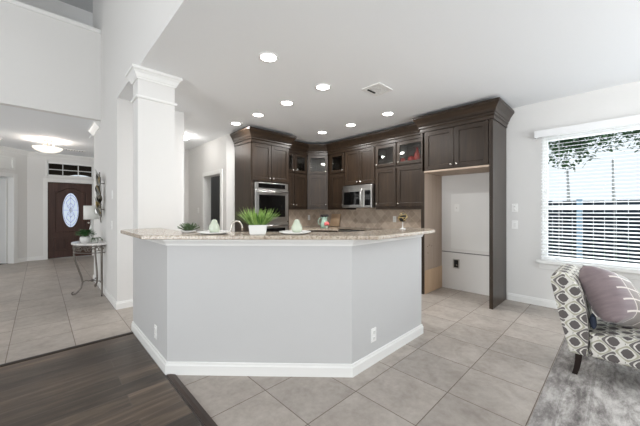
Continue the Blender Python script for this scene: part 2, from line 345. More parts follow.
# ------------------------------------------------------------------ mesh helpers
class MB:
    def __init__(self): self.bm = bmesh.new(); self.smooth = set()
    def box(self, x0, y0, z0, x1, y1, z1, bev=0.0):
        v = [self.bm.verts.new(p) for p in ((x0,y0,z0),(x1,y0,z0),(x1,y1,z0),(x0,y1,z0),(x0,y0,z1),(x1,y0,z1),(x1,y1,z1),(x0,y1,z1))]
        fs = [self.bm.faces.new([v[i] for i in q]) for q in ((0,3,2,1),(4,5,6,7),(0,1,5,4),(1,2,6,5),(2,3,7,6),(3,0,4,7))]
        if bev:
            es = list({e for f in fs for e in f.edges})
            bmesh.ops.bevel(self.bm, geom=es, offset=bev, segments=2, affect='EDGES', profile=0.5)
        return self
    def prism(self, poly, z0, z1, bev=0.0, M4=None):
        lo = [self.bm.verts.new((p[0], p[1], z0)) for p in poly]; hi = [self.bm.verts.new((p[0], p[1], z1)) for p in poly]
        n = len(poly); fs = [self.bm.faces.new(lo[::-1]), self.bm.faces.new(hi)]
        for i in range(n): fs.append(self.bm.faces.new((lo[i], lo[(i+1) % n], hi[(i+1) % n], hi[i])))
        if M4: bmesh.ops.transform(self.bm, matrix=M4, verts=lo+hi)
        if bev:
            es = list(fs[0].edges)+list(fs[1].edges)
            bmesh.ops.bevel(self.bm, geom=es, offset=bev, segments=3, affect='EDGES', profile=0.5)
        return self
    def lathe(self, prof, cx=0, cy=0, cz=0, n=24, axis='z', a0=0, a1=2*PI):
        full = abs(a1-a0-2*PI) < 1e-6
        k = n if full else n+1
        rings = []
        for r, h in prof:
            ring = []
            for i in range(k):
                a = a0+(a1-a0)*i/n
                p = (r*math.cos(a), r*math.sin(a), h)
                if axis == 'y': p = (p[0], -p[2], p[1])
                if axis == 'x': p = (p[2], p[1], p[0])
                ring.append(self.bm.verts.new((cx+p[0], cy+p[1], cz+p[2])))
            rings.append(ring)
        for a, b in zip(rings, rings[1:]):
            for i in range(n):
                j = (i+1) % k
                try: f = self.bm.faces.new((a[i], a[j], b[j], b[i])); f.smooth = True
                except ValueError: pass
        if full:
            for ring, rev in ((rings[0], True), (rings[-1], False)):
                try: self.bm.faces.new(ring[::-1] if rev else ring)
                except ValueError: pass
        return self
    def tube(self, pts, r, n=8, closed=False):
        pts = [Vector(p) for p in pts]
        N = len(pts); rr = r if isinstance(r, (list, tuple)) else [r]*N
        rings = []; up = Vector((0.13, 0.27, 1)).normalized(); prev = None
        for i, p in enumerate(pts):
            if closed: t = pts[(i+1) % N]-pts[i-1]
            else: t = pts[min(i+1, N-1)]-pts[max(i-1, 0)]
            t.normalize()
            if prev is None:
                s = t.cross(up)
                if s.length < 0.1: s = t.cross(Vector((1, 0, 0)))
            else:
                s = prev-t*prev.dot(t)
                if s.length < 1e-4: s = t.cross(up)
            s.normalize(); prev = s; q = t.cross(s)
            rings.append([self.bm.verts.new(p+(s*math.cos(2*PI*k/n)+q*math.sin(2*PI*k/n))*rr[i]) for k in range(n)])
        m = N if closed else N-1
        for i in range(m):
            a, b = rings[i], rings[(i+1) % N]
            for k in range(n):
                f = self.bm.faces.new((a[k], b[k], b[(k+1) % n], a[(k+1) % n])); f.smooth = True
        if not closed:
            self.bm.faces.new(rings[0]); self.bm.faces.new(rings[-1][::-1])
        return self
    def sweep(self, path, prof, closed=False, z=0.0):
        """profile (out, height) carried along a floor-plan path; out is to the right of travel, corners mitred"""
        P = [Vector(p) for p in path]; N = len(P); rows = []
        for i in range(N):
            d0 = (P[i]-P[i-1]).normalized() if (closed or i > 0) else None
            d1 = (P[(i+1) % N]-P[i]).normalized() if (closed or i < N-1) else None
            d0 = d0 or d1; d1 = d1 or d0
            n0 = Vector((d0.y, -d0.x)); n1 = Vector((d1.y, -d1.x))
            m = (n0+n1)/(1+n0.dot(n1))
            rows.append([self.bm.verts.new((P[i].x+m.x*o, P[i].y+m.y*o, z+h)) for o, h in prof])
        m = N if closed else N-1; k = len(prof)
        for i in range(m):
            a, b = rows[i], rows[(i+1) % N]
            for j in range(k):
                self.bm.faces.new((a[j], b[j], b[(j+1) % k], a[(j+1) % k]))
        if not closed:
            self.bm.faces.new(rows[0][::-1]); self.bm.faces.new(rows[-1])
        return self
    def ball(self, x, y, z, rx, ry=None, rz=None, sub=2, jit=0.0):
        ry = ry or rx; rz = rz or rx
        r = bmesh.ops.create_icosphere(self.bm, subdivisions=sub, radius=1.0)
        for v in r['verts']:
            k = 1+random.uniform(-jit, jit)
            v.co = Vector((x+v.co.x*rx*k, y+v.co.y*ry*k, z+v.co.z*rz*k))
            for f in v.link_faces: f.smooth = True
        return self
    def quad(self, *ps):
        self.bm.faces.new([self.bm.verts.new(p) for p in ps]); return self
    def blade(self, base, tip, width, bend=(0, 0, 0), seg=4, side=None, thick=0.0006):
        """a leaf with real thickness"""
        b, t, q = Vector(base), Vector(tip), Vector(bend)
        d = t-b; s = side and Vector(side) or d.cross(Vector((0, 0, 1)))
        if s.length < 1e-5: s = Vector((1, 0, 0))
        s.normalize(); nrm = d.cross(s).normalized()*thick
        L, R, U = [], [], []
        for i in range(seg+1):
            u = i/seg; p = b*(1-u)+t*u+q*4*u*(1-u)*0.5+q*u*u
            wd = width*0.5*(math.sin(PI*(0.12+0.88*u))**0.8 if u < 1 else 0.02)+1e-4
            L.append(self.bm.verts.new(p-s*wd)); R.append(self.bm.verts.new(p+s*wd)); U.append(self.bm.verts.new(p+nrm))
        for i in range(seg):
            for tri in ((L[i], L[i+1], U[i+1], U[i]), (U[i], U[i+1], R[i+1], R[i]), (R[i], R[i+1], L[i+1], L[i])):
                f = self.bm.faces.new(tri); f.smooth = False
        return self
    def build(self, name, mat, parent=None, fix=True):
        if fix: bmesh.ops.recalc_face_normals(self.bm, faces=self.bm.faces)
        me = bpy.data.meshes.new(name); self.bm.to_mesh(me); self.bm.free()
        o = bpy.data.objects.new(name, me); C.objects.link(o)
        if mat: me.materials.append(M[mat] if isinstance(mat, str) else mat)
        if parent: o.parent = parent
        return o

def tag(o, label, cat, group=None, kind=None):
    o['label'] = label; o['category'] = cat
    if group: o['group'] = group
    if kind: o['kind'] = kind
    return o
def thing(name, label, cat, loc=(0, 0, 0), rz=0.0, group=None):
    o = bpy.data.objects.new(name, None); C.objects.link(o); o.empty_display_size = 0.1
    o.location = loc; o.rotation_euler = (0, 0, rz)
    return tag(o, label, cat, group)
def struct(name, mb, mat, label=None, parent=None):
    o = mb.build(name, mat, parent); o['kind'] = 'structure'
    if label: o['label'] = label
    return o
def copy_tree(o, parent=None):
    c = o.copy(); C.objects.link(c); c.parent = parent
    for ch in [x for x in bpy.data.objects if x.parent == o]: copy_tree(ch, c)
    return c

# ------------------------------------------------------------------ the shell
CEIL = 2.745
WX = 4.86          # right wall plane
KY = 5.03          # kitchen back wall plane
struct('floor', MB().prism([(-6, 3.58), (0.67, 3.58), (0.72, 3.58), (0.72, -3.6), (5.1, -3.6), (5.1, 5.2), (3.95, 7.4), (2.0, 11.0), (-6, 11.0)], -0.1, 0.0), 'tile', 'beige square stone tile floor of foyer and kitchen')
struct('wood_floor', MB().box(-4.7, -3.6, -0.1, 0.70, 3.53, 0.001), 'plank', 'dark brown plank floor in the front left')
struct('trim_1', MB().sweep([(0.735, 2.46), (0.735, -3.55)], [(-0.030, 0.0), (0.026, 0.0), (0.022, 0.005), (0.0, 0.009), (-0.026, 0.007)]), 'strip', 'dark wood reducer strip between planks and kitchen tile')
struct('trim_2', MB().sweep([(-4.65, 3.555), (0.70, 3.555)], [(-0.03, 0.0), (0.03, 0.0), (0.025, 0.006), (0.0, 0.011), (-0.025, 0.007)]), 'stripx', 'thin dark threshold between planks and foyer tile')

struct('ceiling', MB().prism([(0.7208, -3.6), (5.01, -3.6), (5.01, 7.5), (0.7208, 7.5)], CEIL, CEIL+0.02), 'ceiling', 'flat white kitchen ceiling')
struct('ceiling_foyer', MB().prism([(-6, 6.03), (0.72, 6.03), (1.6, 6.03), (1.6, 10.6), (-6, 10.6)], 2.765, 2.95), 'ceiling', 'white foyer ceiling')
struct('ceiling_family', MB().box(-4.7, -3.6, 5.48, 1.9, 7.95, 5.6), 'lofty', 'high ceiling over the family room and loft')

def wall_with_holes(u0, u1, z0, z1, holes, emit_box):
    """wall slab split around rectangular holes (a, b, za, zb) given along u"""
    us = sorted({u0, u1, *[h[0] for h in holes], *[h[1] for h in holes]})
    for a, b in zip(us, us[1:]):
        cuts = sorted([(h[2], h[3]) for h in holes if h[0] <= a+1e-6 and h[1] >= b-1e-6])
        z = z0
        for lo, hi in cuts:
            if lo > z+1e-6: emit_box(a, b, z, lo)
            z = hi
        if z < z1-1e-6: emit_box(a, b, z, z1)
WIN = (-1.0, 0.725, 0.62, 2.27)
mb = MB(); wall_with_holes(-3.6, 5.18, 0, CEIL, [WIN], lambda a, b, z, t: mb.box(WX, a, z, WX+0.15, b, t))
struct('wall_right', mb, 'wall', 'pale grey wall with the big window')
struct('wall_back_kitchen', MB().prism([(2.59, 5.29), (2.72, KY), (WX, KY), (WX, KY+0.15), (2.80, KY+0.15), (2.71, 5.36), (2.59, 5.36)], 0, CEIL), 'wall', 'pale kitchen wall behind the oven tower')
PD = (5.52, 6.33, 0, 2.02)
mb = MB(); wall_with_holes(5.36, 7.3, 0, CEIL, [PD], lambda a, b, z, t: mb.box(2.59, a, z, 2.71, b, t))
struct('wall_corridor', mb, 'wall', 'pale corridor wall with the pantry doorway')
struct('wall_corridor_end', MB().box(1.55, 7.26, 0, 2.59, 7.38, CEIL), 'wall', 'pale end wall of the corridor')
struct('wall_foyer_right', MB().prism([(0.72, 4.535), (1.552, 4.535), (1.552, 7.38), (1.552, 10.4), (1.36, 10.4), (1.36, 6.78), (0.72, 6.78)], 0, CEIL), 'wall', 'pale wall block between foyer and corridor')
struct('wall_upper', MB().box(0.72, -3.6, CEIL+0.0006, 0.86, 6.95, 5.48), 'wall', 'tall pale wall above the kitchen opening')
struct('wall_balcony', MB().box(-4.6, 5.914, 2.765, 0.72, 6.03, 4.17), 'wall', 'pale half wall of the upstairs balcony')
struct('trim_3', MB().prism([(-4.6, 5.89), (0.715, 5.89), (0.715, 6.055), (-4.6, 6.055)], 4.17, 4.235, bev=0.008), 'white', 'white cap on the balcony half wall')
struct('floor_loft', MB().box(-4.6, 6.03, 2.95, 1.9, 7.95, 3.05), 'carpet')
struct('wall_loft', MB().box(-4.6, 7.8, 3.05, 1.9, 7.95, 5.48), 'wall', 'loft wall beyond the balcony')
struct('wall_loft_right', MB().box(1.78, 6.95, 3.05, 1.9, 7.8, 5.48), 'wall')
# front wall of the foyer with door and transom
DX0, DX1, FY = 0.142, 1.066, 10.4
mb = MB(); wall_with_holes(-0.40, 1.6, 0, 2.765, [(DX0, DX1, 0, 2.03), (0.132, 1.075, 2.20, 2.54)], lambda a, b, z, t: mb.box(a, FY, z, b, FY+0.16, t))
struct('wall_front', mb, 'wall', 'pale front wall of the foyer around the entry door')
# 45 degree wall on the foyer's left with a cased doorway: local u runs towards (-1,-1)
DG = Matrix.Translation((-0.234, FY, 0)) @ Matrix.Rotation(math.radians(-135), 4, 'Z')
def diag_struct(name, mb, mat, label=None):
    bmesh.ops.transform(mb.bm, matrix=DG, verts=mb.bm.verts); return struct(name, mb, mat, label)
mb = MB(); wall_with_holes(-0.05, 3.2, 0, 2.765, [(0.33, 1.20, 0, 2.08)], lambda a, b, z, t: mb.box(a, -0.12, z, b, 0.0, t))
diag_struct('wall_foyer_diagonal', mb, 'wall', 'angled foyer wall with the white cased doorway')
mb = MB()
for a, b, z, t in ((0.24, 0.334, 0, 2.17), (1.196, 1.29, 0, 2.17), (0.334, 1.196, 2.076, 2.17)): mb.box(a, -0.14, z, b, 0.022, t, 0.005)
diag_struct('trim_4', mb, 'white', 'white casing of the angled foyer doorway')
mb = MB(); mb.box(0.30, -0.005, 2.26, 1.20, 0.03, 2.30); mb.box(0.30, -0.005, 2.52, 1.20, 0.03, 2.56); mb.box(0.30, -0.005, 2.30, 0.36, 0.03, 2.52); mb.box(1.14, -0.005, 2.30, 1.20, 0.03, 2.52)
mb.box(0.36, -0.005, 2.30, 1.14, 0.004, 2.52)
diag_struct('window_3', mb, 'white', 'white framed transom above the angled doorway')
# room beyond that doorway
mb = MB(); mb.box(-0.6, -2.4, -0.01, 3.2, -0.12, 0.004); diag_struct('floor_study', mb, 'carpet', 'grey carpet of the room past the doorway')
mb = MB(); mb.box(-0.6, -2.5, 0, 3.2, -2.4, 2.765); mb.box(-0.7, -2.4, 0, -0.6, -0.12, 2.765); diag_struct('wall_study', mb, 'wall')
# far left and rear walls of the house (behind and beside the camera) with openings added for the unseen daylight and fill lights
mb = MB(); wall_with_holes(5.9, 8.2, 0, 2.765, [(6.3, 7.9, 0.6, 2.4)], lambda a, b, z, t: mb.box(-2.7, a, z, -2.5, b, t)); struct('wall_foyer_left', mb, 'wall')
struct('wall_family_front', MB().box(-4.7, 5.9, 0, -2.5, 6.03, 2.765), 'wall')
mb = MB(); wall_with_holes(-3.6, 6.0, 0, 5.48, [(-1.0, 2.0, 0.7, 3.3)], lambda a, b, z, t: mb.box(-4.7, a, z, -4.55, b, t)); struct('wall_left', mb, 'wall')
mb = MB(); wall_with_holes(-4.7, 0.72, 0, 5.48, [(-3.5, 0.1, 2.6, 4.2)], lambda a, b, z, t: mb.box(a, -3.65, z, b, -3.5, t)); struct('wall_rear', mb, 'wall')
mb = MB(); wall_with_holes(0.72, 5.01, 0, CEIL, [(1.6, 4.2, 0.65, 2.35)], lambda a, b, z, t: mb.box(a, -3.65, z, b, -3.5, t)); struct('wall_rear_breakfast', mb, 'wall')
# pantry behind the corridor doorway
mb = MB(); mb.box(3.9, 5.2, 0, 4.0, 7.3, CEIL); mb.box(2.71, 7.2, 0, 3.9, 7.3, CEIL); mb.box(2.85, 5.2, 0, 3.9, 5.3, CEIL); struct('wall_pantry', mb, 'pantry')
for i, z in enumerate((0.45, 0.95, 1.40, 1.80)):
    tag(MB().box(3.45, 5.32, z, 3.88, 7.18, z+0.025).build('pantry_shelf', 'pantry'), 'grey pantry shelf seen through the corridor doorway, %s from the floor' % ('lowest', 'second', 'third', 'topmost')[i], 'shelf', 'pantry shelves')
mb = MB()
for a, b, z, t in ((5.44, 5.524, 0, 2.10), (6.326, 6.41, 0, 2.10), (5.524, 6.326, 2.016, 2.10)): mb.box(2.568, a, z, 2.74, b, t, 0.005)
struct('trim_5', mb, 'white', 'white casing of the pantry doorway')

# baseboards
BB = [(0, 0), (0.015, 0), (0.015, 0.072), (0.010, 0.080), (0.008, 0.094), (0.0, 0.098)]
def base(name, path, label=None): struct(name, MB().sweep(path, BB), 'white', label)
base('baseboard_right', [(WX, 1.13), (WX, -3.5)], 'white baseboard under the window')
base('baseboard_island', [(0.72, 3.64), (0.72, 2.478), (1.74, 1.445), (2.87, 1.445), (2.87, 1.565)], 'white baseboard around the island')
base('baseboard_foyer', [(1.36, 6.78), (0.72, 6.78), (0.72, 4.535), (1.552, 4.535)][::1], 'white baseboard along the foyer wall')
base('baseboard_front', [(-0.234, FY), (0.07, FY)][::1], 'white baseboard beside the entry door')
base('baseboard_diagonal', [(-0.234-0.24*0.7071, FY-0.24*0.7071), (-0.234, FY)], 'white baseboard beside the angled doorway')

# crown moulding of the foyer
CR = [(0, -0.10), (0.012, -0.10), (0.02, -0.085), (0.055, -0.045), (0.075, -0.02), (0.085, -0.02), (0.085, 0), (0, 0)]
struct('trim_6', MB().sweep([(-2.2, 8.434), (-0.234, FY), (1.36, FY)], CR, z=2.765), 'white', 'white crown moulding across the foyer front')
struct('trim_7', MB().sweep([(1.36, 6.78), (0.72, 6.78), (0.72, 6.03)], CR, z=2.765), 'white', 'short white crown moulding at the foyer corner')

# ------------------------------------------------------------------ column and island half wall
struct('column', MB().box(0.72, 3.425, 1.098, 1.072, 3.64, CEIL), 'wall', 'square white column standing on the island')
CP = [(0.72, 3.425), (1.072, 3.425), (1.072, 3.64), (0.72, 3.64)]
struct('trim_8', MB().sweep(CP, [(0, -0.11), (0.012, -0.11), (0.014, -0.095), (0.02, -0.09), (0.034, -0.055), (0.052, -0.03), (0.062, -0.028), (0.062, 0), (0, 0)], True, CEIL), 'white', 'white crown capital of the column')
struct('trim_9', MB().sweep(CP, [(0, -0.015), (0.016, -0.012), (0.02, 0.0), (0.016, 0.012), (0, 0.015)], True, 2.455), 'white', 'white necking band on the column')
OUT = [(0.72, 3.64), (0.72, 2.478), (1.74, 1.445), (2.87, 1.445)]
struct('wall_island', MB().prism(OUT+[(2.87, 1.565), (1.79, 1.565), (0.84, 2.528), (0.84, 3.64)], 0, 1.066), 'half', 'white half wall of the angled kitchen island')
struct('trim_10', MB().sweep([(0.72, 3.40)]+OUT[1:]+[(2.87, 1.565)], [(0, -0.055), (0.008, -0.055), (0.012, -0.04), (0.024, -0.022), (0.03, -0.018), (0.03, 0), (0, 0)], z=1.066), 'white', 'white bed moulding under the bar top')
bar = [(0.55, 2.50), (1.805, 1.245), (2.74, 1.245), (2.79, 1.262), (2.90, 1.372), (2.92, 1.42), (2.92, 1.63), (1.957, 1.63), (0.93, 2.657), (0.93, 3.42), (0.66, 3.42), (0.60, 3.39), (0.56, 3.35), (0.55, 3.30)]
tag(MB().prism(bar, 1.068, 1.098, bev=0.006).build('bar_countertop', 'granite'), 'angled beige granite bar top on the white island', 'countertop')

# outlets and switches ------------------------------------------------
def wall_plate(loc, rz, label, kind='outlet', group=None):
    """local: x along wall, -y out of the wall"""
    t = thing('light_switch' if kind == 'switch' else 'wall_outlet', label, 'switch' if kind == 'switch' else 'outlet', loc, rz, group)
    MB().box(-0.036, -0.006, -0.058, 0.036, 0, 0.058, 0.003).build('cover_plate', 'plate', t)
    if kind == 'switch':
        MB().box(-0.016, -0.010, -0.033, 0.016, -0.004, 0.033, 0.002).build('rocker', 'white', t)
    elif kind == 'outlet':
        for z in (-0.026, 0.026):
            o = MB().lathe([(0.0165, 0.004), (0.0165, 0.0085), (0.001, 0.009)], 0, 0, z, 14, 'y').build('receptacle', 'plate', t)
            mb = MB()
            for x in (-0.007, 0.007): mb.box(x-0.0016, -0.0096, z-0.002, x+0.0016, -0.0086, z+0.007)
            mb.build('slot', 'slot', o)
    elif kind == 'jack':
        MB().lathe([(0.006, 0.004), (0.006, 0.014), (0.002, 0.015)], 0, 0, 0, 10, 'y').build('cable_jack', 'nickel', t)
    return t
wall_plate((0.72, 2.782, 0.30-0.06), -PI/2, 'white outlet low on the short shaded face of the island')
wall_plate((2.02, 1.445, 0.24), 0, 'white outlet low on the right face of the island')
wall_plate((0.72, 4.87, 1.50), -PI/2, 'white light switch on the foyer wall beside the metal art', 'switch')
wall_plate((0.72, 4.905, 1.08), -PI/2, 'white outlet on the foyer wall below the light switch', 'outlet')
wall_plate((WX, 1.042, 1.32), -PI/2, 'white outlet plate above the switch beside the window')
wall_plate((WX, 1.042, 1.08), -PI/2, 'white rocker switch beside the window sill', 'switch')
wall_plate((2.59, 6.66, 1.28), -PI/2, 'white outlet on the corridor wall left of the pantry doorway')

# ------------------------------------------------------------------ window and blind
win = MB()
y0, y1, z0, z1 = WIN
X0, X1 = WX+0.055, WX+0.115
for a, b, z, t in ((y0, y0+0.045, z0, z1), (y1-0.045, y1, z0, z1), (y0+0.045, y1-0.045, z0, z0+0.05), (y0+0.045, y1-0.045, z1-0.05, z1), (y0+0.045, y1-0.045, 1.30, 1.35)):
    win.box(X0, a, z, X1, b, t, 0.004)
w1 = struct('window_1', win, 'white', 'large white framed window with blinds')
mb = MB(); mb.box(WX+0.08, y0+0.04, z0+0.04, WX+0.085, y1-0.04, z1-0.04); struct('window_glass', mb, 'glass', parent=w1)
struct('window_sill', MB().box(WX-0.055, y0-0.10, 0.575, WX+0.06, y1+0.065, 0.618, 0.008), 'white', parent=w1)
struct('window_apron', MB().sweep([(WX, y1+0.035), (WX, y0-0.07)], [(0, -0.07), (0.012, -0.07), (0.016, -0.055), (0.02, -0.01), (0.03, 0), (0, 0)], z=0.575), 'white', parent=w1)
bl = thing('window_blind', 'wide white slatted blind hanging over the right wall window', 'blind', (WX, 0, 0))
MB().box(-0.085, y0-0.13, 2.255, -0.072, y1+0.08, 2.345, 0.003).box(-0.072, y1+0.065, 2.255, -0.002, y1+0.08, 2.345).box(-0.072, y0-0.13, 2.255, -0.002, y0-0.115, 2.345).build('valance', 'blind', bl)
MB().box(-0.065, y0-0.03, 2.27, -0.012, y1+0.009, 2.315).build('headrail', 'blind', bl)
mb = MB(); ta = math.radians(12); nsl = 36
for i in range(nsl):
    z = 2.235-i*(2.235-0.672)/(nsl-1)
    c_, s_ = 0.0245*math.cos(ta), 0.0245*math.sin(ta); th = 0.0014
    x = -0.040
    p = [(x-c_, z-s_-th), (x, z+0.0022-th), (x+c_, z+s_-th), (x+c_, z+s_+th), (x, z+0.0022+th), (x-c_, z-s_+th)]
    A = [mb.bm.verts.new((q[0], y0+0.003, q[1])) for q in p]; B = [mb.bm.verts.new((q[0], y1-0.003+0.012, q[1])) for q in p]
    mb.bm.faces.new(A); mb.bm.faces.new(B[::-1])
    for k in range(6): mb.bm.faces.new((A[k], B[k], B[(k+1) % 6], A[(k+1) % 6]))
mb.build('slats', 'blind', bl)
MB().box(-0.065, y0-0.04, 0.630, -0.015, y1+0.009, 0.650, 0.004).build('bottom_rail', 'blind', bl)
for yy in (0.55, 0.05, -0.40, -0.85):
    MB().tube([(-0.066, yy, 0.64), (-0.066, yy, 2.27)], 0.0012, 6).tube([(-0.014, yy, 0.64), (-0.014, yy, 2.27)], 0.0012, 6).build('ladder_cord', 'blind', bl)

# ------------------------------------------------------------------ outside
struct('ground_outside', MB().box(5.02, -9, -0.35, 22, 12, -0.30), 'lawn')
fx = 8.2
fe = thing('yard_fence', 'weathered grey board fence seen between the blind slats', 'fence', (fx, 0, -0.30))
mb = MB()
for i in range(64):
    y = -7.2+i*0.165; mb.box(0, y, 0.05, 0.02, y+0.156, 1.78+random.uniform(-0.012, 0.012))
mb.build('boards', 'fence', fe)
for y in (-5.4, -3.4, -1.4, 0.55, 2.5): MB().box(-0.09, y, 0, 0.0, y+0.09, 1.84).build('post', 'post', fe)
for z in (0.4, 1.45): MB().box(-0.04, -7.2, z, 0, 3.36, z+0.07).build('rail', 'fence', fe)
def tree(x, y, h, r, label):
    t = thing('yard_tree', label, 'tree', (x, y, -0.30), 0, 'trees beyond the fence')
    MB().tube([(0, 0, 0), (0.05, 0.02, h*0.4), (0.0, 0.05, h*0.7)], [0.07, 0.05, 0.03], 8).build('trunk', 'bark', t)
    mb = MB()
    for k in range(1700):
        a, b_ = random.uniform(0, 2*PI), math.acos(random.uniform(-1, 1)); q = random.uniform(0.2, 1.0)
        p = Vector((r*q*math.cos(a)*math.sin(b_), r*q*math.sin(a)*math.sin(b_), h+q*1.25*math.cos(b_)))
        d = Vector((random.uniform(-1, 1), random.uniform(-1, 1), random.uniform(-1, 0.4))).normalized()*0.16
        mb.blade(p, p+d, 0.09, seg=2, thick=0.006)
    mb.build('foliage', 'tree', t)
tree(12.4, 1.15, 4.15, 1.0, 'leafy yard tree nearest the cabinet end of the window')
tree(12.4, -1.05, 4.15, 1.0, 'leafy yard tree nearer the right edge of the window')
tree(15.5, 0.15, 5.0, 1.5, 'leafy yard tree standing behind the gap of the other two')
mb = MB()
for k in range(900):
    p = Vector((7.7+random.uniform(-0.25, 0.25), random.uniform(-4.5, 2.0), -0.30)); q = p+Vector((random.uniform(-0.15, 0.15), random.uniform(-0.15, 0.15), random.uniform(0.25, 0.62)))
    mb.blade(p, q, 0.06, seg=2, thick=0.006)
tag(mb.build('yard_foliage', 'tree'), 'low green planting along the foot of the yard fence', 'foliage', kind='stuff')
struct('wall_porch', MB().prism([(-0.6, 0), (-0.6, 2.9), (2.6, 2.9), (2.6, 0), (1.72, 0), (1.72, 2.05)]+[(1.12+0.6*math.cos(a), 2.05+0.42*math.sin(a)) for a in [PI*k/14 for k in range(1, 14)]]+[(0.52, 2.05), (0.52, 0)], 0, 0.2, M4=Matrix.Translation((-0.15, 12.7, 0)) @ Matrix.Rotation(PI/2, 4, 'X')), 'porch')
struct('ceiling_porch', MB().box(-1.2, 10.57, 2.75, 2.6, 12.9, 2.85), 'porch')
struct('ground_porch', MB().box(-4, 10.57, -0.1, 4, 20, -0.02), 'slot')

# ------------------------------------------------------------------ entry door, transom
d1 = struct('door_1', MB().box(DX0+0.005, FY+0.03, 0.012, DX1-0.005, FY+0.075, 2.024, 0.003), 'doorwood', 'dark brown entry door with oval leaded glass')
cx, cz = 0.604, 1.285
def rect_ring(mb, x0, z0, x1, z1, y, w_, d_):
    mb.box(x0, y-d_, z0, x1, y, z0+w_).box(x0, y-d_, z1-w_, x1, y, z1).box(x0, y-d_, z0+w_, x0+w_, y, z1-w_).box(x1-w_, y-d_, z0+w_, x1, y, z1-w_)
for xa, xb in ((0.255, 0.545), (0.665, 0.955)):
    mb = MB(); rect_ring(mb, xa, 0.20, xb, 0.56, FY+0.03, 0.022, 0.012); mb.box(xa+0.05, FY+0.020, 0.25, xb-0.05, FY+0.03, 0.51, 0.006)
    struct('door_panel', mb, 'doorx', parent=d1)
yf = FY+0.026
arch = [(0.30, 0.70), (0.30, 1.76), (0.36, 1.77), (0.43, 1.81), (0.50, 1.86), (0.604, 1.885), (0.71, 1.86), (0.78, 1.81), (0.85, 1.77), (0.91, 1.76), (0.91, 0.70)]
struct('door_moulding', MB().tube([(x, yf, z) for x, z in arch], 0.013, 8, True), 'doorx', parent=d1)
ov = lambda a, k=1.0: (cx+0.178*k*math.cos(a), cz+0.475*k*math.sin(a))
pts = [ov(2*PI*i/40) for i in range(40)]
mb = MB(); mb.bm.faces.new([mb.bm.verts.new((x, FY+0.024, z)) for x, z in pts]); 
og = struct('door_glass', mb, 'frost', parent=d1)
sol = og.modifiers.new('thickness', 'SOLIDIFY'); sol.thickness = 0.006
struct('oval_frame', MB().tube([(x, FY+0.024, z) for x, z in pts], 0.014, 8, True), 'doorx', parent=d1)
mb = MB(); yl = FY+0.017
mb.tube([(x, yl, z) for x, z in [ov(2*PI*i/40, 0.86) for i in range(40)]], 0.004, 5, True)
mb.tube([(cx, yl, cz-0.46), (cx, yl, cz+0.46)], 0.003, 5).tube([(cx-0.17, yl, cz), (cx+0.17, yl, cz)], 0.003, 5)
for sx in (-1, 1):
    mb.tube([(cx, yl, cz+0.34), (cx+sx*0.09, yl, cz+0.22), (cx+sx*0.06, yl, cz+0.08), (cx, yl, cz), (cx+sx*0.06, yl, cz-0.08), (cx+sx*0.09, yl, cz-0.22), (cx, yl, cz-0.34)], 0.004, 5)
    mb.tube([(cx, yl, cz+0.20), (cx+sx*0.05, yl, cz+0.12), (cx-sx*0.04, yl, cz), (cx+sx*0.05, yl, cz-0.12), (cx, yl, cz-0.20)], 0.004, 5)
struct('lead_pattern', mb, 'lead', parent=d1)
struct('door_knob', MB().lathe([(0.03, -0.03), (0.03, -0.022), (0.012, -0.018), (0.012, 0.01), (0.03, 0.025), (0.026, 0.045), (0.002, 0.052)], DX1-0.085, FY, 0.93, 16, 'y'), 'nickel', parent=d1)
struct('deadbolt', MB().lathe([(0.032, -0.03), (0.032, -0.012), (0.022, -0.004), (0.002, -0.002)], DX1-0.085, FY, 1.06, 16, 'y'), 'nickel', parent=d1)
for z in (0.25, 1.02, 1.80): struct('hinge', MB().box(DX0-0.004, FY+0.012, z-0.05, DX0+0.012, FY+0.032, z+0.05), 'blackplastic', parent=d1)
mb = MB()
for a, b, z, t in ((DX0-0.085, DX0+0.003, 0, 2.12), (DX1-0.003, DX1+0.085, 0, 2.12), (DX0+0.003, DX1-0.003, 2.027, 2.12)): mb.box(a, FY-0.02, z, b, FY+0.165, t, 0.004)
struct('trim_11', mb, 'white', 'white casing around the entry door')
mb = MB(); a0, a1, b0, b1 = 0.132, 1.075, 2.20, 2.54
for a, b, z, t in ((a0-0.03, a0+0.02, b0-0.03, b1+0.03), (a1-0.02, a1+0.03, b0-0.03, b1+0.03), (a0, a1, b0-0.03, b0+0.02), (a0, a1, b1-0.02, b1+0.03), (0.435, 0.450, b0, b1), (0.755, 0.770, b0, b1), (a0, a1, 2.355, 2.370)):
    mb.box(a, FY-0.008, z, b, FY+0.05, t)
tr = struct('window_2', mb, 'white', 'six pane transom window above the entry door')
struct('transom_glass', MB().box(a0, FY+0.055, b0, a1, FY+0.06, b1), 'glass', parent=tr)
# door leaf standing open in the angled doorway
mb = MB(); mb.box(0, -0.02, 0.01, 0.80, 0.02, 2.05, 0.003)
bmesh.ops.transform(mb.bm, matrix=DG @ Matrix.Translation((0.36, -0.12, 0)) @ Matrix.Rotation(math.radians(-86), 4, 'Z'), verts=mb.bm.verts)
d2 = struct('door_2', mb, 'door_white', 'white door standing open past the angled doorway')

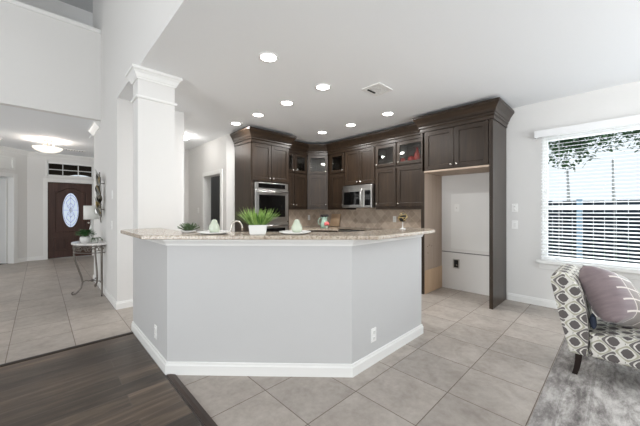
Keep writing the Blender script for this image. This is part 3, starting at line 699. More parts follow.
# ------------------------------------------------------------------ cabinets (local: x along the front, y into the wall, z up; front of the doors at y = 0)
TH = 0.02
def shaker(x0, z0, x1, z1, parent, knob=None, name='door', fr=0.062, mat='cab', glass=False, y=0.0, label=None):
    mb = MB()
    mb.box(x0, y, z0, x0+fr, y+TH, z1, 0.002).box(x1-fr, y, z0, x1, y+TH, z1, 0.002)
    mb.box(x0+fr, y, z0, x1-fr, y+TH, z0+fr, 0.002).box(x0+fr, y, z1-fr, x1-fr, y+TH, z1, 0.002)
    if not glass:
        mb.box(x0+fr-0.004, y+0.012, z0+fr-0.004, x1-fr+0.004, y+TH-0.002, z1-fr+0.004)
        # thin inner bead
        mb.sweep([(0, 0), (0, 0)][:0] or [(x0+fr, y+0.009), (x1-fr, y+0.009)], [(0, z0+fr), (0.005, z0+fr), (0, z0+fr+0.006)])
    d = mb.build(name, mat, parent)
    if label: d['label'] = label
    if glass: MB().box(x0+fr-0.003, y+0.008, z0+fr-0.003, x1-fr+0.003, y+0.012, z1-fr+0.003).build('glass_pane', 'cabglass', d)
    if knob:
        MB().lathe([(0.006, -0.001), (0.005, 0.012), (0.007, 0.016), (0.0145, 0.020), (0.0155, 0.025), (0.011, 0.030), (0.001, 0.0315)], knob[0], y, knob[1], 14, 'y').build('knob', 'nickel', d)
    return d
def carcass(mb, W, z0, z1, D, shelf=(), open_z=None, t=0.018, y0=0.022):
    """cabinet body: closed box, with the part above open_z hollow behind its glass door"""
    zc = open_z or z1
    if zc > z0: mb.box(0, y0, z0, W, D, zc)
    if open_z:
        mb.box(0, y0, zc, t, D, z1).box(W-t, y0, zc, W, D, z1).box(t, D-t, zc, W-t, D, z1).box(t, y0, z1-0.22, W-t, D, z1)
        # face frame
        mb.box(t, y0, zc, 0.045, y0+TH, z1).box(W-0.045, y0, zc, W-t, y0+TH, z1)
UB, UT = 1.30, 2.68        # bottom and top of the wall cabinets
LD0, LD1, GD0, GD1 = 1.352, 2.03, 2.072, 2.468
UX = 4.48                  # front plane of the uppers on the right wall
UY = 4.71                  # front plane on the back wall
def upper_right(name, yl, yr, label, glass=True, z0=UB):
    return thing(name, label, 'cabinet', (UX, yl, 0), -PI/2, 'dark wall cabinets'), yl-yr
D_R = WX-UX
# B: next to the refrigerator surround
cB, W = upper_right('wall_cabinet', 2.722, 2.135, 'dark wall cabinet beside the refrigerator surround with red pieces behind its glass')
mb = MB(); carcass(mb, W, UB, UT, D_R-0.002, open_z=2.105); mb.build('body', 'cab', cB)
shaker(0.012, LD0, W-0.012, LD1, cB, (0.045, LD0+0.05)); shaker(0.012, GD0, W-0.012, GD1, cB, (0.045, GD0+0.045), 'glass_door', 0.055, glass=True)
# A: between microwave and B
cA, W = upper_right('wall_cabinet', 3.170, 2.722, 'dark wall cabinet right beside the microwave with a small glass top door')
mb = MB(); carcass(mb, W, UB, UT, D_R-0.002, open_z=2.105); mb.build('body', 'cab', cA)
shaker(0.012, LD0, W-0.012, LD1, cA, (0.045, LD0+0.05)); shaker(0.012, GD0, W-0.012, GD1, cA, (0.045, GD0+0.045), 'glass_door', 0.055, glass=True)
# over the microwave
cM, W = upper_right('wall_cabinet', 3.915, 3.170, 'dark two door wall cabinet above the microwave')
mb = MB(); carcass(mb, W, 1.775, UT, D_R-0.002); mb.build('body', 'cab', cM)
shaker(0.012, 1.80, W/2-0.004, GD1, cM, (W/2-0.04, 1.845)); shaker(W/2+0.004, 1.80, W-0.012, GD1, cM, (W/2+0.04, 1.845))
# narrow one left of the microwave
cN, W = upper_right('wall_cabinet', 4.395, 3.915, 'dark narrow wall cabinet left of the microwave in the corner shade')
mb = MB(); carcass(mb, W, UB, UT, D_R-0.002, open_z=2.105); mb.build('body', 'cab', cN)
shaker(0.07, LD0, W-0.02, LD1, cN, (W-0.055, LD0+0.05)); shaker(0.07, GD0, W-0.02, GD1, cN, (W-0.055, GD0+0.045), 'glass_door', 0.055, glass=True)
# diagonal corner cabinet
cx0, cy0, cx1, cy1 = 4.165, 4.71, 4.48, 4.395
cD = thing('corner_wall_cabinet', 'angled corner wall cabinet with a sheen on its single door', 'cabinet', (cx0, cy0, 0), -PI/4, 'dark wall cabinets')
W = math.hypot(cx1-cx0, cy1-cy0); inv = cD.matrix_basis.inverted()
def world_prism(poly, z0, z1, root):
    iv = (Matrix.Translation(root.location) @ Matrix.Rotation(root.rotation_euler.z, 4, 'Z')).inverted()
    return [tuple((iv @ Vector((x, y, 0)))[:2]) for x, y in poly]
k_ = 0.022*0.7071
body = world_prism([(cx0+k_, cy0+k_), (cx1+k_, cy1+k_), (WX-0.003, cy1+k_), (WX-0.003, KY-0.003), (cx0+k_, KY-0.003)], 0, 0, cD)
MB().prism(body, UB, 2.105).prism(body, 2.46, UT).prism([(0.0, 0.0225), (0.02, 0.0225), (0.02, 0.30), (-0.1, 0.30)], 2.105, 2.46).prism([(W-0.02, 0.0225), (W, 0.0225), (W+0.1, 0.30), (W-0.02, 0.30)], 2.105, 2.46).box(-0.1, 0.30, 2.105, W+0.1, 0.318, 2.46).build('body', 'cab', cD)
shaker(0.012, LD0, W-0.012, LD1, cD, (W-0.045, LD0+0.05)); shaker(0.012, GD0, W-0.012, GD1, cD, (W-0.045, GD0+0.045), 'glass_door', 0.055, glass=True)
# back wall pair between tower and corner
cL = thing('wall_cabinet', 'dark two door wall cabinet between the oven tower and the corner', 'cabinet', (3.465, UY, 0), 0, 'dark wall cabinets')
W = 4.165-3.465
mb = MB(); carcass(mb, W, UB, UT, KY-UY-0.003, open_z=2.105); mb.build('body', 'cab', cL)
for s in (0, 1):
    xa, xb = (0.012, W/2-0.004) if s == 0 else (W/2+0.004, W-0.012)
    kx = xb-0.04 if s == 0 else xa+0.04
    shaker(xa, LD0, xb, LD1, cL, (kx, LD0+0.05)); shaker(xa, GD0, xb, GD1, cL, (kx, GD0+0.045), 'glass_door', 0.055, glass=True)
# crown over the wall cabinets
CRW = [(0, 2.475), (0.012, 2.475), (0.012, 2.52), (0.026, 2.532), (0.026, 2.556), (0.036, 2.562), (0.05, 2.60), (0.082, 2.65), (0.092, 2.664), (0.098, 2.668), (0.098, 2.70), (0, 2.70)]
def crown(path, name, label, parent=None):
    o = MB().sweep(path, CRW).build(name, 'cabx', parent)
    if not parent: tag(o, label, 'crown moulding')
    return o
# travel so that "out" (right of travel) faces the room
crown([(3.565, UY), (cx0, cy0), (cx1, cy1), (UX, 2.245)], 'crown_moulding', 'dark crown moulding running along the tops of the wall cabinets')

# oven tower
TY = 4.43
tw = thing('oven_cabinet', 'tall dark cabinet tower holding the wall ovens', 'cabinet', (2.63, TY, 0))
W = 0.83; D = KY-TY-0.003
mb = MB(); y_ = 0.022
mb.box(0, y_, 0, 0.05, D, 2.68).box(W-0.05, y_, 0, W, D, 2.68).box(0.05, y_, 1.785, W-0.05, D, 2.68).box(0.05, y_, 0.10, W-0.05, D, 0.44).box(0.05, D-0.02, 0.44, W-0.05, D, 1.785).box(0.05, 0.09, 0, W-0.05, D, 0.10)
mb.build('body', 'cab', tw)
shaker(0.015, 1.815, W/2-0.004, GD1, tw, (W/2-0.042, 1.865)); shaker(W/2+0.004, 1.815, W-0.015, GD1, tw, (W/2+0.042, 1.865))
dr = MB().box(0.015, 0, 0.13, W-0.015, TH, 0.42, 0.003).build('drawer', 'cab', tw)
for kx in (0.25, 0.58): MB().lathe([(0.006, -0.001), (0.005, 0.012), (0.0145, 0.020), (0.011, 0.030), (0.001, 0.0315)], kx, 0, 0.275, 14, 'y').build('knob', 'nickel', dr)
MB().sweep([(0, D), (0, 0.0), (W, 0.0), (W, 0.225)], CRW).build('crown', 'cabx', tw)
ov_ = thing('double_wall_oven', 'stainless double wall oven with black glass in the dark tower', 'oven', (2.685, TY, 0))
OW = 0.72
MB().box(0, 0.0, 0.45, OW, 0.55, 1.775).build('body', 'steel', ov_)
cp = MB().box(0, -0.025, 1.665, OW, -0.0005, 1.78, 0.003).build('control_panel', 'steel', ov_)
MB().box(0.07, -0.028, 1.683, OW-0.07, -0.0235, 1.762, 0.001).build('display', 'black', cp)
def oven_door(z0, z1):
    d = MB().box(0, -0.035, z0, OW, -0.0005, z1, 0.004).build('oven_door', 'steel', ov_)
    MB().box(0.075, -0.038, z0+0.075, OW-0.075, -0.034, z1-0.095, 0.001).build('glass_pane', 'black', d)
    hz = z1-0.045
    MB().tube([(0.035, -0.085, hz), (OW-0.035, -0.085, hz)], 0.013, 12).tube([(0.06, -0.085, hz), (0.06, -0.03, hz)], 0.009, 8).tube([(OW-0.06, -0.085, hz), (OW-0.06, -0.03, hz)], 0.009, 8).build('handle', 'steel', d)
oven_door(1.085, 1.655); oven_door(0.47, 1.055)

# microwave
mw = thing('microwave', 'stainless over the range microwave with a bowed bar handle', 'microwave', (4.42, 3.903, 0), -PI/2)
W = 0.72
MB().box(0, 0.0, 1.335, W, WX-4.42-0.004, 1.772).build('body', 'steel', mw)
MB().box(0, -0.012, 1.70, W, -0.0005, 1.77, 0.002).build('vent_strip', 'steel', mw)
d = MB().box(0, -0.03, 1.338, 0.545, -0.0005, 1.695, 0.004).build('door', 'steel', mw)
MB().box(0.05, -0.033, 1.39, 0.44, -0.029, 1.645, 0.001).build('glass_pane', 'black', d)
MB().tube([(0.50, -0.03, 1.365)]+[(0.50, -0.03-0.055*math.sin(PI*(0.12+0.76*i/8)), 1.375+0.30*i/8) for i in range(9)]+[(0.50, -0.03, 1.685)], 0.012, 10).build('handle', 'steel', d)
c2 = MB().box(0.550, -0.03, 1.338, W, -0.0005, 1.695, 0.004).build('control_panel', 'steel', mw)
MB().box(0.565, -0.033, 1.375, W-0.02, -0.029, 1.66, 0.001).build('keypad', 'black', c2)

# refrigerator surround
FX = 4.22
fr = thing('refrigerator_cabinet', 'tall dark refrigerator surround with an empty bay', 'cabinet', (FX, 2.13, 0), -PI/2)
W = 0.985; D = WX-FX-0.003
mb = MB(); mb.box(0.045, 0.022, 1.885, W-0.045, D, 2.68).build('upper_body', 'cab', fr)
u = MB().box(0.045, 0.004, 1.86, W-0.045, D, 1.884).build('bay_top', 'raw', fr); u['label'] = 'raw pale wood underside'
MB().box(0, 0.0, 0, 0.022, D, 2.68).build('side_panel', 'cab', fr)
MB().box(0.022, 0.0, 0, 0.045, 0.02, 1.884).build('face_stile', 'cab', fr)
l_ = MB().box(0.0225, 0.0205, 0.0, 0.045, D, 1.858).build('liner_panel', 'raw', fr); l_['label'] = 'raw pale wood inner side'
MB().box(0.0452, 0.03, 0.0, 0.056, D-0.01, 0.36, 0.002).build('cleat', 'board', l_)
for yy, zz in ((0.12, 0.72), (0.18, 0.74), (0.26, 0.72), (0.13, 0.62)): MB().lathe([(0.007, 0), (0.007, 0.0015), (0.001, 0.002)], 0.0455, yy, zz, 8, 'x').build('screw_hole', 'dark', l_)
MB().box(W-0.045, 0.0, 0, W, D, 2.68, 0.002).build('side_panel', 'cab', fr)
MB().box(0.0, -0.001, 2.47, W, 0.021, 2.68).build('top_rail', 'cabx', fr)
shaker(0.055, 1.895, W/2-0.004, GD1, fr, (W/2-0.04, 1.94)); shaker(W/2+0.004, 1.895, W-0.055, GD1, fr, (W/2+0.04, 1.94))
MB().sweep([(0, 0.26), (0, 0.0), (W, 0.0), (W, D)], CRW).build('crown', 'cabx', fr)
# back of the bay
struct('wall_bay', MB().box(WX-0.004, 1.196, 0.0, WX-0.0005, 2.08, 1.855), 'wall', 'pale back wall of the empty refrigerator bay')
mb = MB(); mb.box(WX-0.012, 1.196, 1.645, WX-0.004, 2.08, 1.66).box(WX-0.010, 1.196, 1.66, WX-0.004, 2.08, 1.73).box(WX-0.016, 1.196, 1.73, WX-0.004, 2.08, 1.745); struct('trim_12', mb, 'wall')
struct('wall_patch', MB().box(WX-0.0055, 1.20, 0.66, WX-0.0040, 1.93, 1.55), M['white'], parent=bpy.data.objects['wall_bay'])
struct('trim_13', MB().box(WX-0.007, 1.196, 0.595, WX-0.004, 2.08, 0.61), 'slot', 'grey seam line across the refrigerator bay wall')
wall_plate((WX-0.0057, 1.838, 1.322), -PI/2, 'white cable plate high on the refrigerator bay wall', 'jack')
wb = thing('water_box', 'open metal water outlet box low in the refrigerator bay', 'outlet', (WX-0.004, 1.846, 0.42), -PI/2)
mb = MB(); rect_ring(mb, -0.05, -0.075, 0.05, 0.075, 0.0, 0.014, 0.012); mb.build('frame', 'steelplate', wb)
MB().box(-0.036, -0.004, -0.061, 0.036, -0.001, 0.061).build('recess', 'dark', wb)
MB().lathe([(0.012, 0.0), (0.012, 0.02), (0.006, 0.03)], 0.01, 0, -0.02, 10, 'y').build('valve', 'nickel', wb)

# backsplash
bs = MB(); bs.box(WX-0.010, 2.135, 0.914, WX-0.001, KY-0.001, 1.30); bs.box(WX-0.010, 3.172, 1.302, WX-0.001, 3.912, 1.334); bs.box(3.465, KY-0.010, 0.914, WX-0.011, KY-0.001, 1.30)
struct('trim_14', bs, 'backsplash', 'tan diagonal travertine tile backsplash')
wall_plate((WX-0.010, 2.98, 1.115), -PI/2, 'white outlet on the tan backsplash right of the microwave')
wall_plate((4.49, KY-0.010, 1.115), 0, 'white outlet on the backsplash below the corner cabinet')

# base cabinets and worktop (behind the bar)
def base_cab(loc, rz, W, label, D=0.585, drawers=True):
    t = thing('base_cabinet', label, 'cabinet', loc, rz, 'dark base cabinets')
    MB().box(0, 0.022, 0.10, W, D, 0.872).box(0.0, 0.09, 0, W, D, 0.10).build('body', 'cab', t)
    d = MB().box(0.012, 0, 0.72, W-0.012, TH, 0.862, 0.002).build('drawer', 'cab', t)
    MB().lathe([(0.006, -0.001), (0.005, 0.012), (0.0145, 0.020), (0.011, 0.030), (0.001, 0.0315)], W/2, 0, 0.79, 14, 'y').build('knob', 'nickel', d)
    shaker(0.012, 0.115, W-0.012, 0.705, t, (W-0.05, 0.65))
    return t
bx = 4.26
base_cab((bx, 2.62, 0), -PI/2, 0.485, 'dark base cabinet beside the refrigerator surround', WX-bx-0.012)
base_cab((bx, 3.165, 0), -PI/2, 0.54, 'dark base cabinet to the right of the range', WX-bx-0.012)
base_cab((3.465, 4.44, 0), 0, 0.50, 'dark base cabinet next to the oven tower', KY-4.44-0.012)
cc = thing('corner_base_cabinet', 'angled dark base cabinet in the kitchen corner', 'cabinet', (3.97, 4.44, 0), -PI/4, 'dark base cabinets')
poly = world_prism([(3.985, 4.455), (4.275, 4.165), (4.275, 3.935), (WX-0.012, 3.935), (WX-0.012, KY-0.012), (3.985, KY-0.012)], 0, 0, cc)
MB().prism(poly, 0.10, 0.872).build('body', 'cab', cc); shaker(0.012, 0.115, 0.396, 0.86, cc, (0.35, 0.80))
rg = thing('range', 'stainless range below the microwave', 'stove', (4.245, 3.912, 0), -PI/2)
MB().box(0, 0.03, 0.02, 0.738, WX-4.245-0.012, 0.905).build('body', 'steel', rg)
d = MB().box(0.005, 0, 0.18, 0.733, 0.029, 0.74, 0.004).build('oven_door', 'steel', rg)
MB().box(0.09, -0.003, 0.28, 0.648, 0.001, 0.62).build('glass_pane', 'black', d); MB().tube([(0.05, -0.045, 0.70), (0.688, -0.045, 0.70)], 0.011, 10).build('handle', 'steel', d)
MB().box(0, 0.02, 0.905, 0.738, WX-4.245-0.012, 0.918, 0.002).build('cooktop', 'black', rg)
mb = MB().prism([(bx-0.03, 2.135), (WX-0.011, 2.135), (WX-0.011, 3.169), (bx-0.03, 3.169)], 0.876, 0.912, bev=0.004)
tag(mb.build('kitchen_worktop', 'granite'), 'beige granite worktop between the range and the refrigerator surround', 'countertop')
mb = MB().prism([(3.465, 4.41), (3.985, 4.41), (4.23, 4.165), (4.23, 3.917), (WX-0.011, 3.917), (WX-0.011, KY-0.011), (3.465, KY-0.011)], 0.876, 0.912, bev=0.004)
tag(mb.build('kitchen_worktop', 'granite'), 'beige granite worktop in the corner between the oven tower and the range', 'countertop')
# island cabinets with sink counter behind the half wall
ic = thing('island_cabinet', 'dark island sink cabinet behind the white half wall', 'cabinet', (0, 0, 0), 0, 'dark base cabinets')
inner = [(0.845, 3.40), (0.845, 2.535), (1.795, 1.57), (2.85, 1.57), (2.85, 2.13), (2.03, 2.13), (1.42, 2.76), (1.42, 3.40)]
MB().prism(inner, 0.10, 0.872).build('body', 'cab', ic)
tag(MB().prism([(0.845, 3.42), (0.845, 2.535), (1.795, 1.57), (2.87, 1.57), (2.87, 2.16), (2.04, 2.16), (1.45, 2.77), (1.45, 3.42)], 0.876, 0.912, bev=0.004).build('sink_counter', 'granite'), 'lower granite sink counter behind the raised bar', 'countertop')
fa = thing('kitchen_faucet', 'arched nickel faucet behind the bar left of the potted grass', 'faucet', (1.245, 2.445, 0.912))
MB().lathe([(0.026, 0), (0.026, 0.012), (0.016, 0.03), (0.014, 0.04)], n=16).build('base', 'nickel', fa)
ar = [(0, 0, 0.03), (0, 0, 0.18)]+[(0.048*(1-math.cos(PI*k/10))*0.92, -0.048*(1-math.cos(PI*k/10))*0.40, 0.215+0.062*math.sin(PI*k/10)) for k in range(11)]+[(0.0883, -0.0384, 0.19)]
MB().tube(ar, 0.008, 10).build('spout', 'nickel', fa)
MB().tube([(0.0, 0.015, 0.05), (-0.02, 0.06, 0.085)], [0.007, 0.005], 8).build('lever', 'nickel', fa)
# ------------------------------------------------------------------ things on the bar
BZ = 1.098
pg = thing('potted_grass', 'white square pot of tall green grass on the bar', 'plant', (1.259, 2.023, BZ), math.radians(-32))
mb = MB(); a, b = 0.062, 0.072
lo = [(-a, -a, 0), (a, -a, 0), (a, a, 0), (-a, a, 0)]; hi = [(-b, -b, 0.074), (b, -b, 0.074), (b, b, 0.074), (-b, b, 0.074)]
vs = [mb.bm.verts.new(p) for p in lo+hi]
for q in ((3, 2, 1, 0), (4, 5, 6, 7), (0, 1, 5, 4), (1, 2, 6, 5), (2, 3, 7, 6), (3, 0, 4, 7)): mb.bm.faces.new([vs[i] for i in q])
bmesh.ops.bevel(mb.bm, geom=list(mb.bm.edges), offset=0.005, segments=2, affect='EDGES')
mb.build('pot', 'ceramic', pg)
for nm, mt, cnt in (('grass_blades', 'blade', 150), ('grass_undergrowth', 'blade2', 110)):
    mb = MB()
    for k in range(cnt):
        bx_, by_ = random.uniform(-0.055, 0.055), random.uniform(-0.055, 0.055)
        sp = random.uniform(0.2, 1.0); an = math.atan2(by_, bx_)+random.uniform(-0.5, 0.5)
        hgt = random.uniform(0.09, 0.15)*(1.0 if mt == 'blade' else 0.7)
        r_ = math.hypot(bx_, by_)*1.2+0.055*sp*sp
        mb.blade((bx_, by_, 0.070), (bx_+r_*math.cos(an), by_+r_*math.sin(an), 0.076+hgt*(1-0.35*sp*sp)), 0.0065, (0.02*sp*math.cos(an), 0.02*sp*math.sin(an), 0.004), seg=3, thick=0.001)
    mb.build(nm, mt, pg)
def plate(x, y, label):
    return tag_plate(MB().lathe([(0.001, 0.004), (0.065, 0.004), (0.085, 0.008), (0.128, 0.020), (0.130, 0.017), (0.088, 0.003), (0.065, 0.0), (0.001, 0.0)], n=40).build('dinner_plate', 'ceramic'), x, y, label)
def tag_plate(o, x, y, label):
    o.location = (x, y, BZ); return tag(o, label, 'plate', 'white plates on the bar')
def pear(x, y, label, stem=True):
    t = thing('ceramic_pear', label, 'pear', (x, y, BZ+0.0045), 0, 'pears on plates')
    MB().lathe([(0.001, 0), (0.022, 0.001), (0.038, 0.014), (0.045, 0.034), (0.043, 0.052), (0.034, 0.070), (0.026, 0.084), (0.023, 0.096), (0.018, 0.106), (0.008, 0.112), (0.001, 0.112)], n=24).build('fruit', 'pear', t)
    MB().tube([(0, 0, 0.108), (0.004, 0.002, 0.124)], 0.0022, 6).build('stem', 'bronze', t)
plate(1.012, 2.276, 'white plate with a pear on the bar, the one left of the potted grass'); pear(1.012, 2.276, 'pale green pear on the plate left of the potted grass')
plate(1.4805, 1.823, 'white plate with a pear on the bar, the one right of the potted grass'); pear(1.495, 1.818, 'pale green pear on the plate right of the potted grass')
su = thing('succulent', 'low dark green spiky succulent in a shallow white dish on the bar', 'plant', (0.915, 2.565, BZ))
MB().lathe([(0.001, 0), (0.045, 0), (0.058, 0.012), (0.060, 0.018), (0.054, 0.018), (0.046, 0.012), (0.001, 0.012)], n=20).build('dish', 'ceramic', su)
mb = MB()
for k in range(34):
    an = k*2.4; el = 0.25+0.95*(k/34); r_ = 0.098*math.cos(el); 
    mb.blade((0.012*math.cos(an), 0.012*math.sin(an), 0.012), (r_*math.cos(an), r_*math.sin(an), 0.016+0.068*math.sin(el)), 0.020, (0, 0, 0.008), seg=3, thick=0.005)
mb.build('rosette', 'succ', su)
so = thing('decorative_sphere', 'black and gold ball ornament on a thin stand near the bar end', 'ornament', (2.615, 1.515, BZ))
MB().lathe([(0.001, 0), (0.028, 0), (0.030, 0.005), (0.012, 0.010), (0.004, 0.018), (0.0035, 0.075), (0.001, 0.075)], n=18).build('stand', 'ceramic', so)
MB().ball(0, 0, 0.118, 0.044, sub=3, jit=0.03).build('ball', 'dark', so)
mb = MB()
for k in range(9):
    rot = Matrix.Rotation(k*0.7, 3, 'Z') @ Matrix.Rotation(k*1.1, 3, 'X')
    mb.tube([rot @ Vector((0.046*math.cos(a), 0.046*math.sin(a), 0))+Vector((0, 0, 0.118)) for a in [2*PI*i/20 for i in range(9 if k % 2 else 14)]], 0.0032, 6)
mb.build('scrolls', 'gold', so)
# on the kitchen worktop
WZ = 0.913
pi_ = thing('pitcher', 'mint green pitcher full of dark sprigs in the kitchen corner', 'pitcher', (4.31, 4.33, WZ))
MB().lathe([(0.001, 0), (0.068, 0), (0.078, 0.02), (0.082, 0.07), (0.072, 0.13), (0.058, 0.18), (0.062, 0.215), (0.072, 0.235), (0.066, 0.235), (0.054, 0.19), (0.001, 0.18)], n=24).build('jug', 'mint', pi_)
MB().tube([(-0.04, 0.045, 0.215), (-0.075, 0.075, 0.20), (-0.092, 0.092, 0.15), (-0.085, 0.085, 0.09), (-0.052, 0.056, 0.06)], 0.009, 8).build('handle', 'mint', pi_)
mb = MB()
for k in range(26):
    a, r_ = random.uniform(0, 2*PI), random.uniform(0.01, 0.085); mb.ball(r_*math.cos(a), r_*math.sin(a), 0.235+random.uniform(0, 0.035), 0.022, sub=1, jit=0.2)
mb.build('sprigs', 'charcoal', pi_)
fl = thing('coral_flower', 'coral pink bloom lying in front of the mint pitcher', 'flower', (4.24, 4.19, WZ))
mb = MB()
for k in range(22):
    a, e = k*2.4, 0.1+1.35*k/22
    c_ = Vector((0.035*math.cos(a)*math.cos(e), 0.035*math.sin(a)*math.cos(e), 0.075+0.04*math.sin(e))); mb.ball(c_.x, c_.y, c_.z, 0.030, sub=1, jit=0.12)
mb.build('petals', 'pink', fl); MB().lathe([(0.03, 0), (0.012, 0.02), (0.010, 0.07), (0.001, 0.08)], n=12).build('stem', 'pear', fl)
cb = thing('cutting_board', 'plain tan cutting board leaning on the corner backsplash', 'cutting board', (4.77, 4.47, WZ+0.006), -PI/2)
MB().prism([(-0.135, 0), (0.135, 0), (0.135, 0.29), (-0.135, 0.29)], 0, 0.018, bev=0.004, M4=Matrix.Rotation(PI/2, 4, 'X')).build('board', 'board', cb)
for c_ in [x for x in cb.children]: c_.rotation_euler = (math.radians(-14), 0, 0)
tag(MB().lathe([(0.001, 0.0), (0.05, 0), (0.085, 0.03), (0.098, 0.055), (0.092, 0.055), (0.08, 0.03), (0.001, 0.012)], 4.70, 2.90, 2.106, 24).build('bowl', 'ceramic'), 'white bowl behind the glass of the cabinet beside the microwave', 'bowl')
tag(MB().lathe([(0.001, 0.0), (0.05, 0), (0.085, 0.03), (0.098, 0.055), (0.092, 0.055), (0.08, 0.03), (0.001, 0.012)], 4.735, 2.595, 2.106, 24).build('bowl', 'ceramic'), 'white bowl between red jars behind the cabinet glass', 'bowl')
rl = ('squat red jar at the left behind the cabinet glass', 'round red jar in the middle behind the cabinet glass', 'tall red bottle at the right behind the cabinet glass')
tag(MB().lathe([(0.001, 0), (0.035, 0), (0.048, 0.03), (0.046, 0.07), (0.028, 0.095), (0.001, 0.10)], 4.60, 2.66, 2.106, 20).build('red_jar', 'red'), rl[0], 'jar')
tag(MB().lathe([(0.001, 0), (0.04, 0), (0.062, 0.04), (0.055, 0.085), (0.025, 0.11), (0.001, 0.115)], 4.60, 2.503, 2.106, 20).build('red_jar', 'red'), rl[1], 'jar')
tag(MB().lathe([(0.001, 0), (0.045, 0), (0.055, 0.03), (0.052, 0.12), (0.03, 0.17), (0.016, 0.20), (0.014, 0.24), (0.001, 0.242)], 4.59, 2.385, 2.106, 20).build('red_bottle', 'red'), rl[2], 'bottle')
tag(MB().lathe([(0.001, 0), (0.03, 0), (0.04, 0.03), (0.036, 0.07), (0.03, 0.075), (0.001, 0.07)], 3.98, 4.85, 2.106, 18).build('white_cup', 'ceramic'), 'white cup behind glass between the oven tower and the corner', 'cup')

# ------------------------------------------------------------------ recessed lights, vents, foyer lamps
spots = [(1.567, 2.328, 'closest to the column and largest'), (2.409, 2.443, 'above the island, left of the ceiling vent'), (2.416, 3.149, 'second out from the oven tower row, behind the island light'),
         (2.400, 3.851, 'before the oven tower, middle of its row'), (2.372, 4.49, 'at the upper left of the oven tower'), (3.807, 3.883, 'in front of the corner cabinet'),
         (3.826, 3.206, 'in front of the microwave cabinet'), (3.786, 2.442, 'beside the refrigerator surround')]
proto = None
for x, y, lb in spots:
    if proto is None:
        proto = o = thing('recessed_light', '', 'ceiling light', (0, 0, CEIL), 0, 'recessed lights in the kitchen ceiling')
        MB().lathe([(0.075, 0.0), (0.098, 0.0), (0.098, -0.006), (0.080, -0.008), (0.075, -0.002)], n=32).build('trim_ring', 'white', o)
        MB().lathe([(0.001, -0.003), (0.074, -0.003), (0.074, -0.0005), (0.001, -0.0005)], n=32).build('lens', 'lens', o)
    else: o = copy_tree(proto)
    o.location = (x, y, CEIL); o['label'] = 'round recessed ceiling light '+lb
    area('recessed_lamp', (x, y, CEIL-0.02), (0, 0, 0), 0.14, 0.14, 1.8 if y < 2.4 and x < 2 else 9.5, (1.0, 0.985, 0.96), 'DISK', PI)
cv = thing('ceiling_vent', 'square white air vent with one dark slot in the kitchen ceiling', 'vent', (2.92, 2.03, CEIL))
mb = MB(); rect_ring(mb, -0.145, -0.125, 0.145, 0.125, 0, 0.03, 0.012)
bmesh.ops.transform(mb.bm, matrix=Matrix.Rotation(PI/2, 4, 'X'), verts=mb.bm.verts)
for v in mb.bm.verts: v.co.z = -abs(v.co.z)
mb.build('frame', 'white', cv)
mb = MB()
for k in range(6): mb.box(-0.115, -0.095+k*0.033, -0.009, 0.115, -0.095+k*0.033+0.022, -0.006)
mb.box(-0.115, -0.095, -0.004, 0.115, 0.095, -0.0005); mb.build('louvres', 'white', cv)
MB().box(-0.085, 0.066, -0.0115, 0.06, 0.092, -0.0092).build('slot', 'dark', cv)
fv = thing('foyer_vent', 'white slotted air vent in the foyer ceiling by the front door', 'vent', (0.62, 9.35, 2.765))
MB().box(-0.20, -0.06, -0.012, 0.20, 0.06, -0.0005, 0.003).build('frame', 'white', fv)
mb = MB()
for k in range(7): mb.box(-0.17+k*0.05, -0.04, -0.0135, -0.145+k*0.05, 0.04, -0.0118)
mb.build('slot', 'slot', fv)
fl_ = thing('foyer_ceiling_light', 'alabaster bowl ceiling light hanging in the foyer', 'ceiling light', (0.12, 8.45, 2.765))
MB().lathe([(0.001, 0), (0.075, -0.0005), (0.075, -0.018), (0.03, -0.03), (0.001, -0.03)], n=24).build('canopy', 'iron', fl_)
mb = MB()
for k in range(3):
    a = 2*PI*k/3+0.4; mb.tube([(0.05*math.cos(a), 0.05*math.sin(a), -0.02), (0.10*math.cos(a), 0.10*math.sin(a), -0.07), (0.08*math.cos(a), 0.08*math.sin(a), -0.12), (0.20*math.cos(a), 0.20*math.sin(a), -0.165), (0.235*math.cos(a), 0.235*math.sin(a), -0.155)], 0.007, 8)
mb.tube([(0, 0, -0.03), (0, 0, -0.19)], 0.008, 8); mb.build('arms', 'nickel', fl_)
MB().lathe([(0.24, -0.150), (0.235, -0.172), (0.19, -0.215), (0.11, -0.248), (0.001, -0.258), (0.001, -0.25), (0.11, -0.24), (0.185, -0.207), (0.228, -0.165), (0.232, -0.150)], n=32).build('bowl', 'amber', fl_)
pl = bpy.data.lights.new('foyer_bulb', 'POINT'); pl.energy = 30; pl.color = (1, 0.97, 0.92); pl.shadow_soft_size = 0.05
po = bpy.data.objects.new('foyer_bulb', pl); C.objects.link(po); po.location = (0.12, 8.45, 2.62)
cl = thing('corridor_ceiling_light', 'small flush ceiling light glowing in the corridor behind the column', 'ceiling light', (2.03, 5.92, CEIL))
MB().lathe([(0.10, -0.0005), (0.11, -0.012), (0.09, -0.02), (0.001, -0.02)], n=24).build('base', 'white', cl)
MB().lathe([(0.088, -0.02), (0.08, -0.055), (0.05, -0.075), (0.001, -0.082)], n=24).build('shade', 'lens', cl)
pl = bpy.data.lights.new('corridor_bulb', 'POINT'); pl.energy = 3.5; pl.color = (1, 0.97, 0.93); pl.shadow_soft_size = 0.08
po = bpy.data.objects.new('corridor_bulb', pl); C.objects.link(po); po.location = (2.03, 5.92, CEIL-0.16)
pl = bpy.data.lights.new('pantry_fill_light', 'POINT'); pl.energy = 2.0; pl.shadow_soft_size = 0.06  # weak fill added inside the pantry, no lamp known there
po = bpy.data.objects.new('pantry_fill_light', pl); C.objects.link(po); po.location = (3.1, 6.2, 2.6)
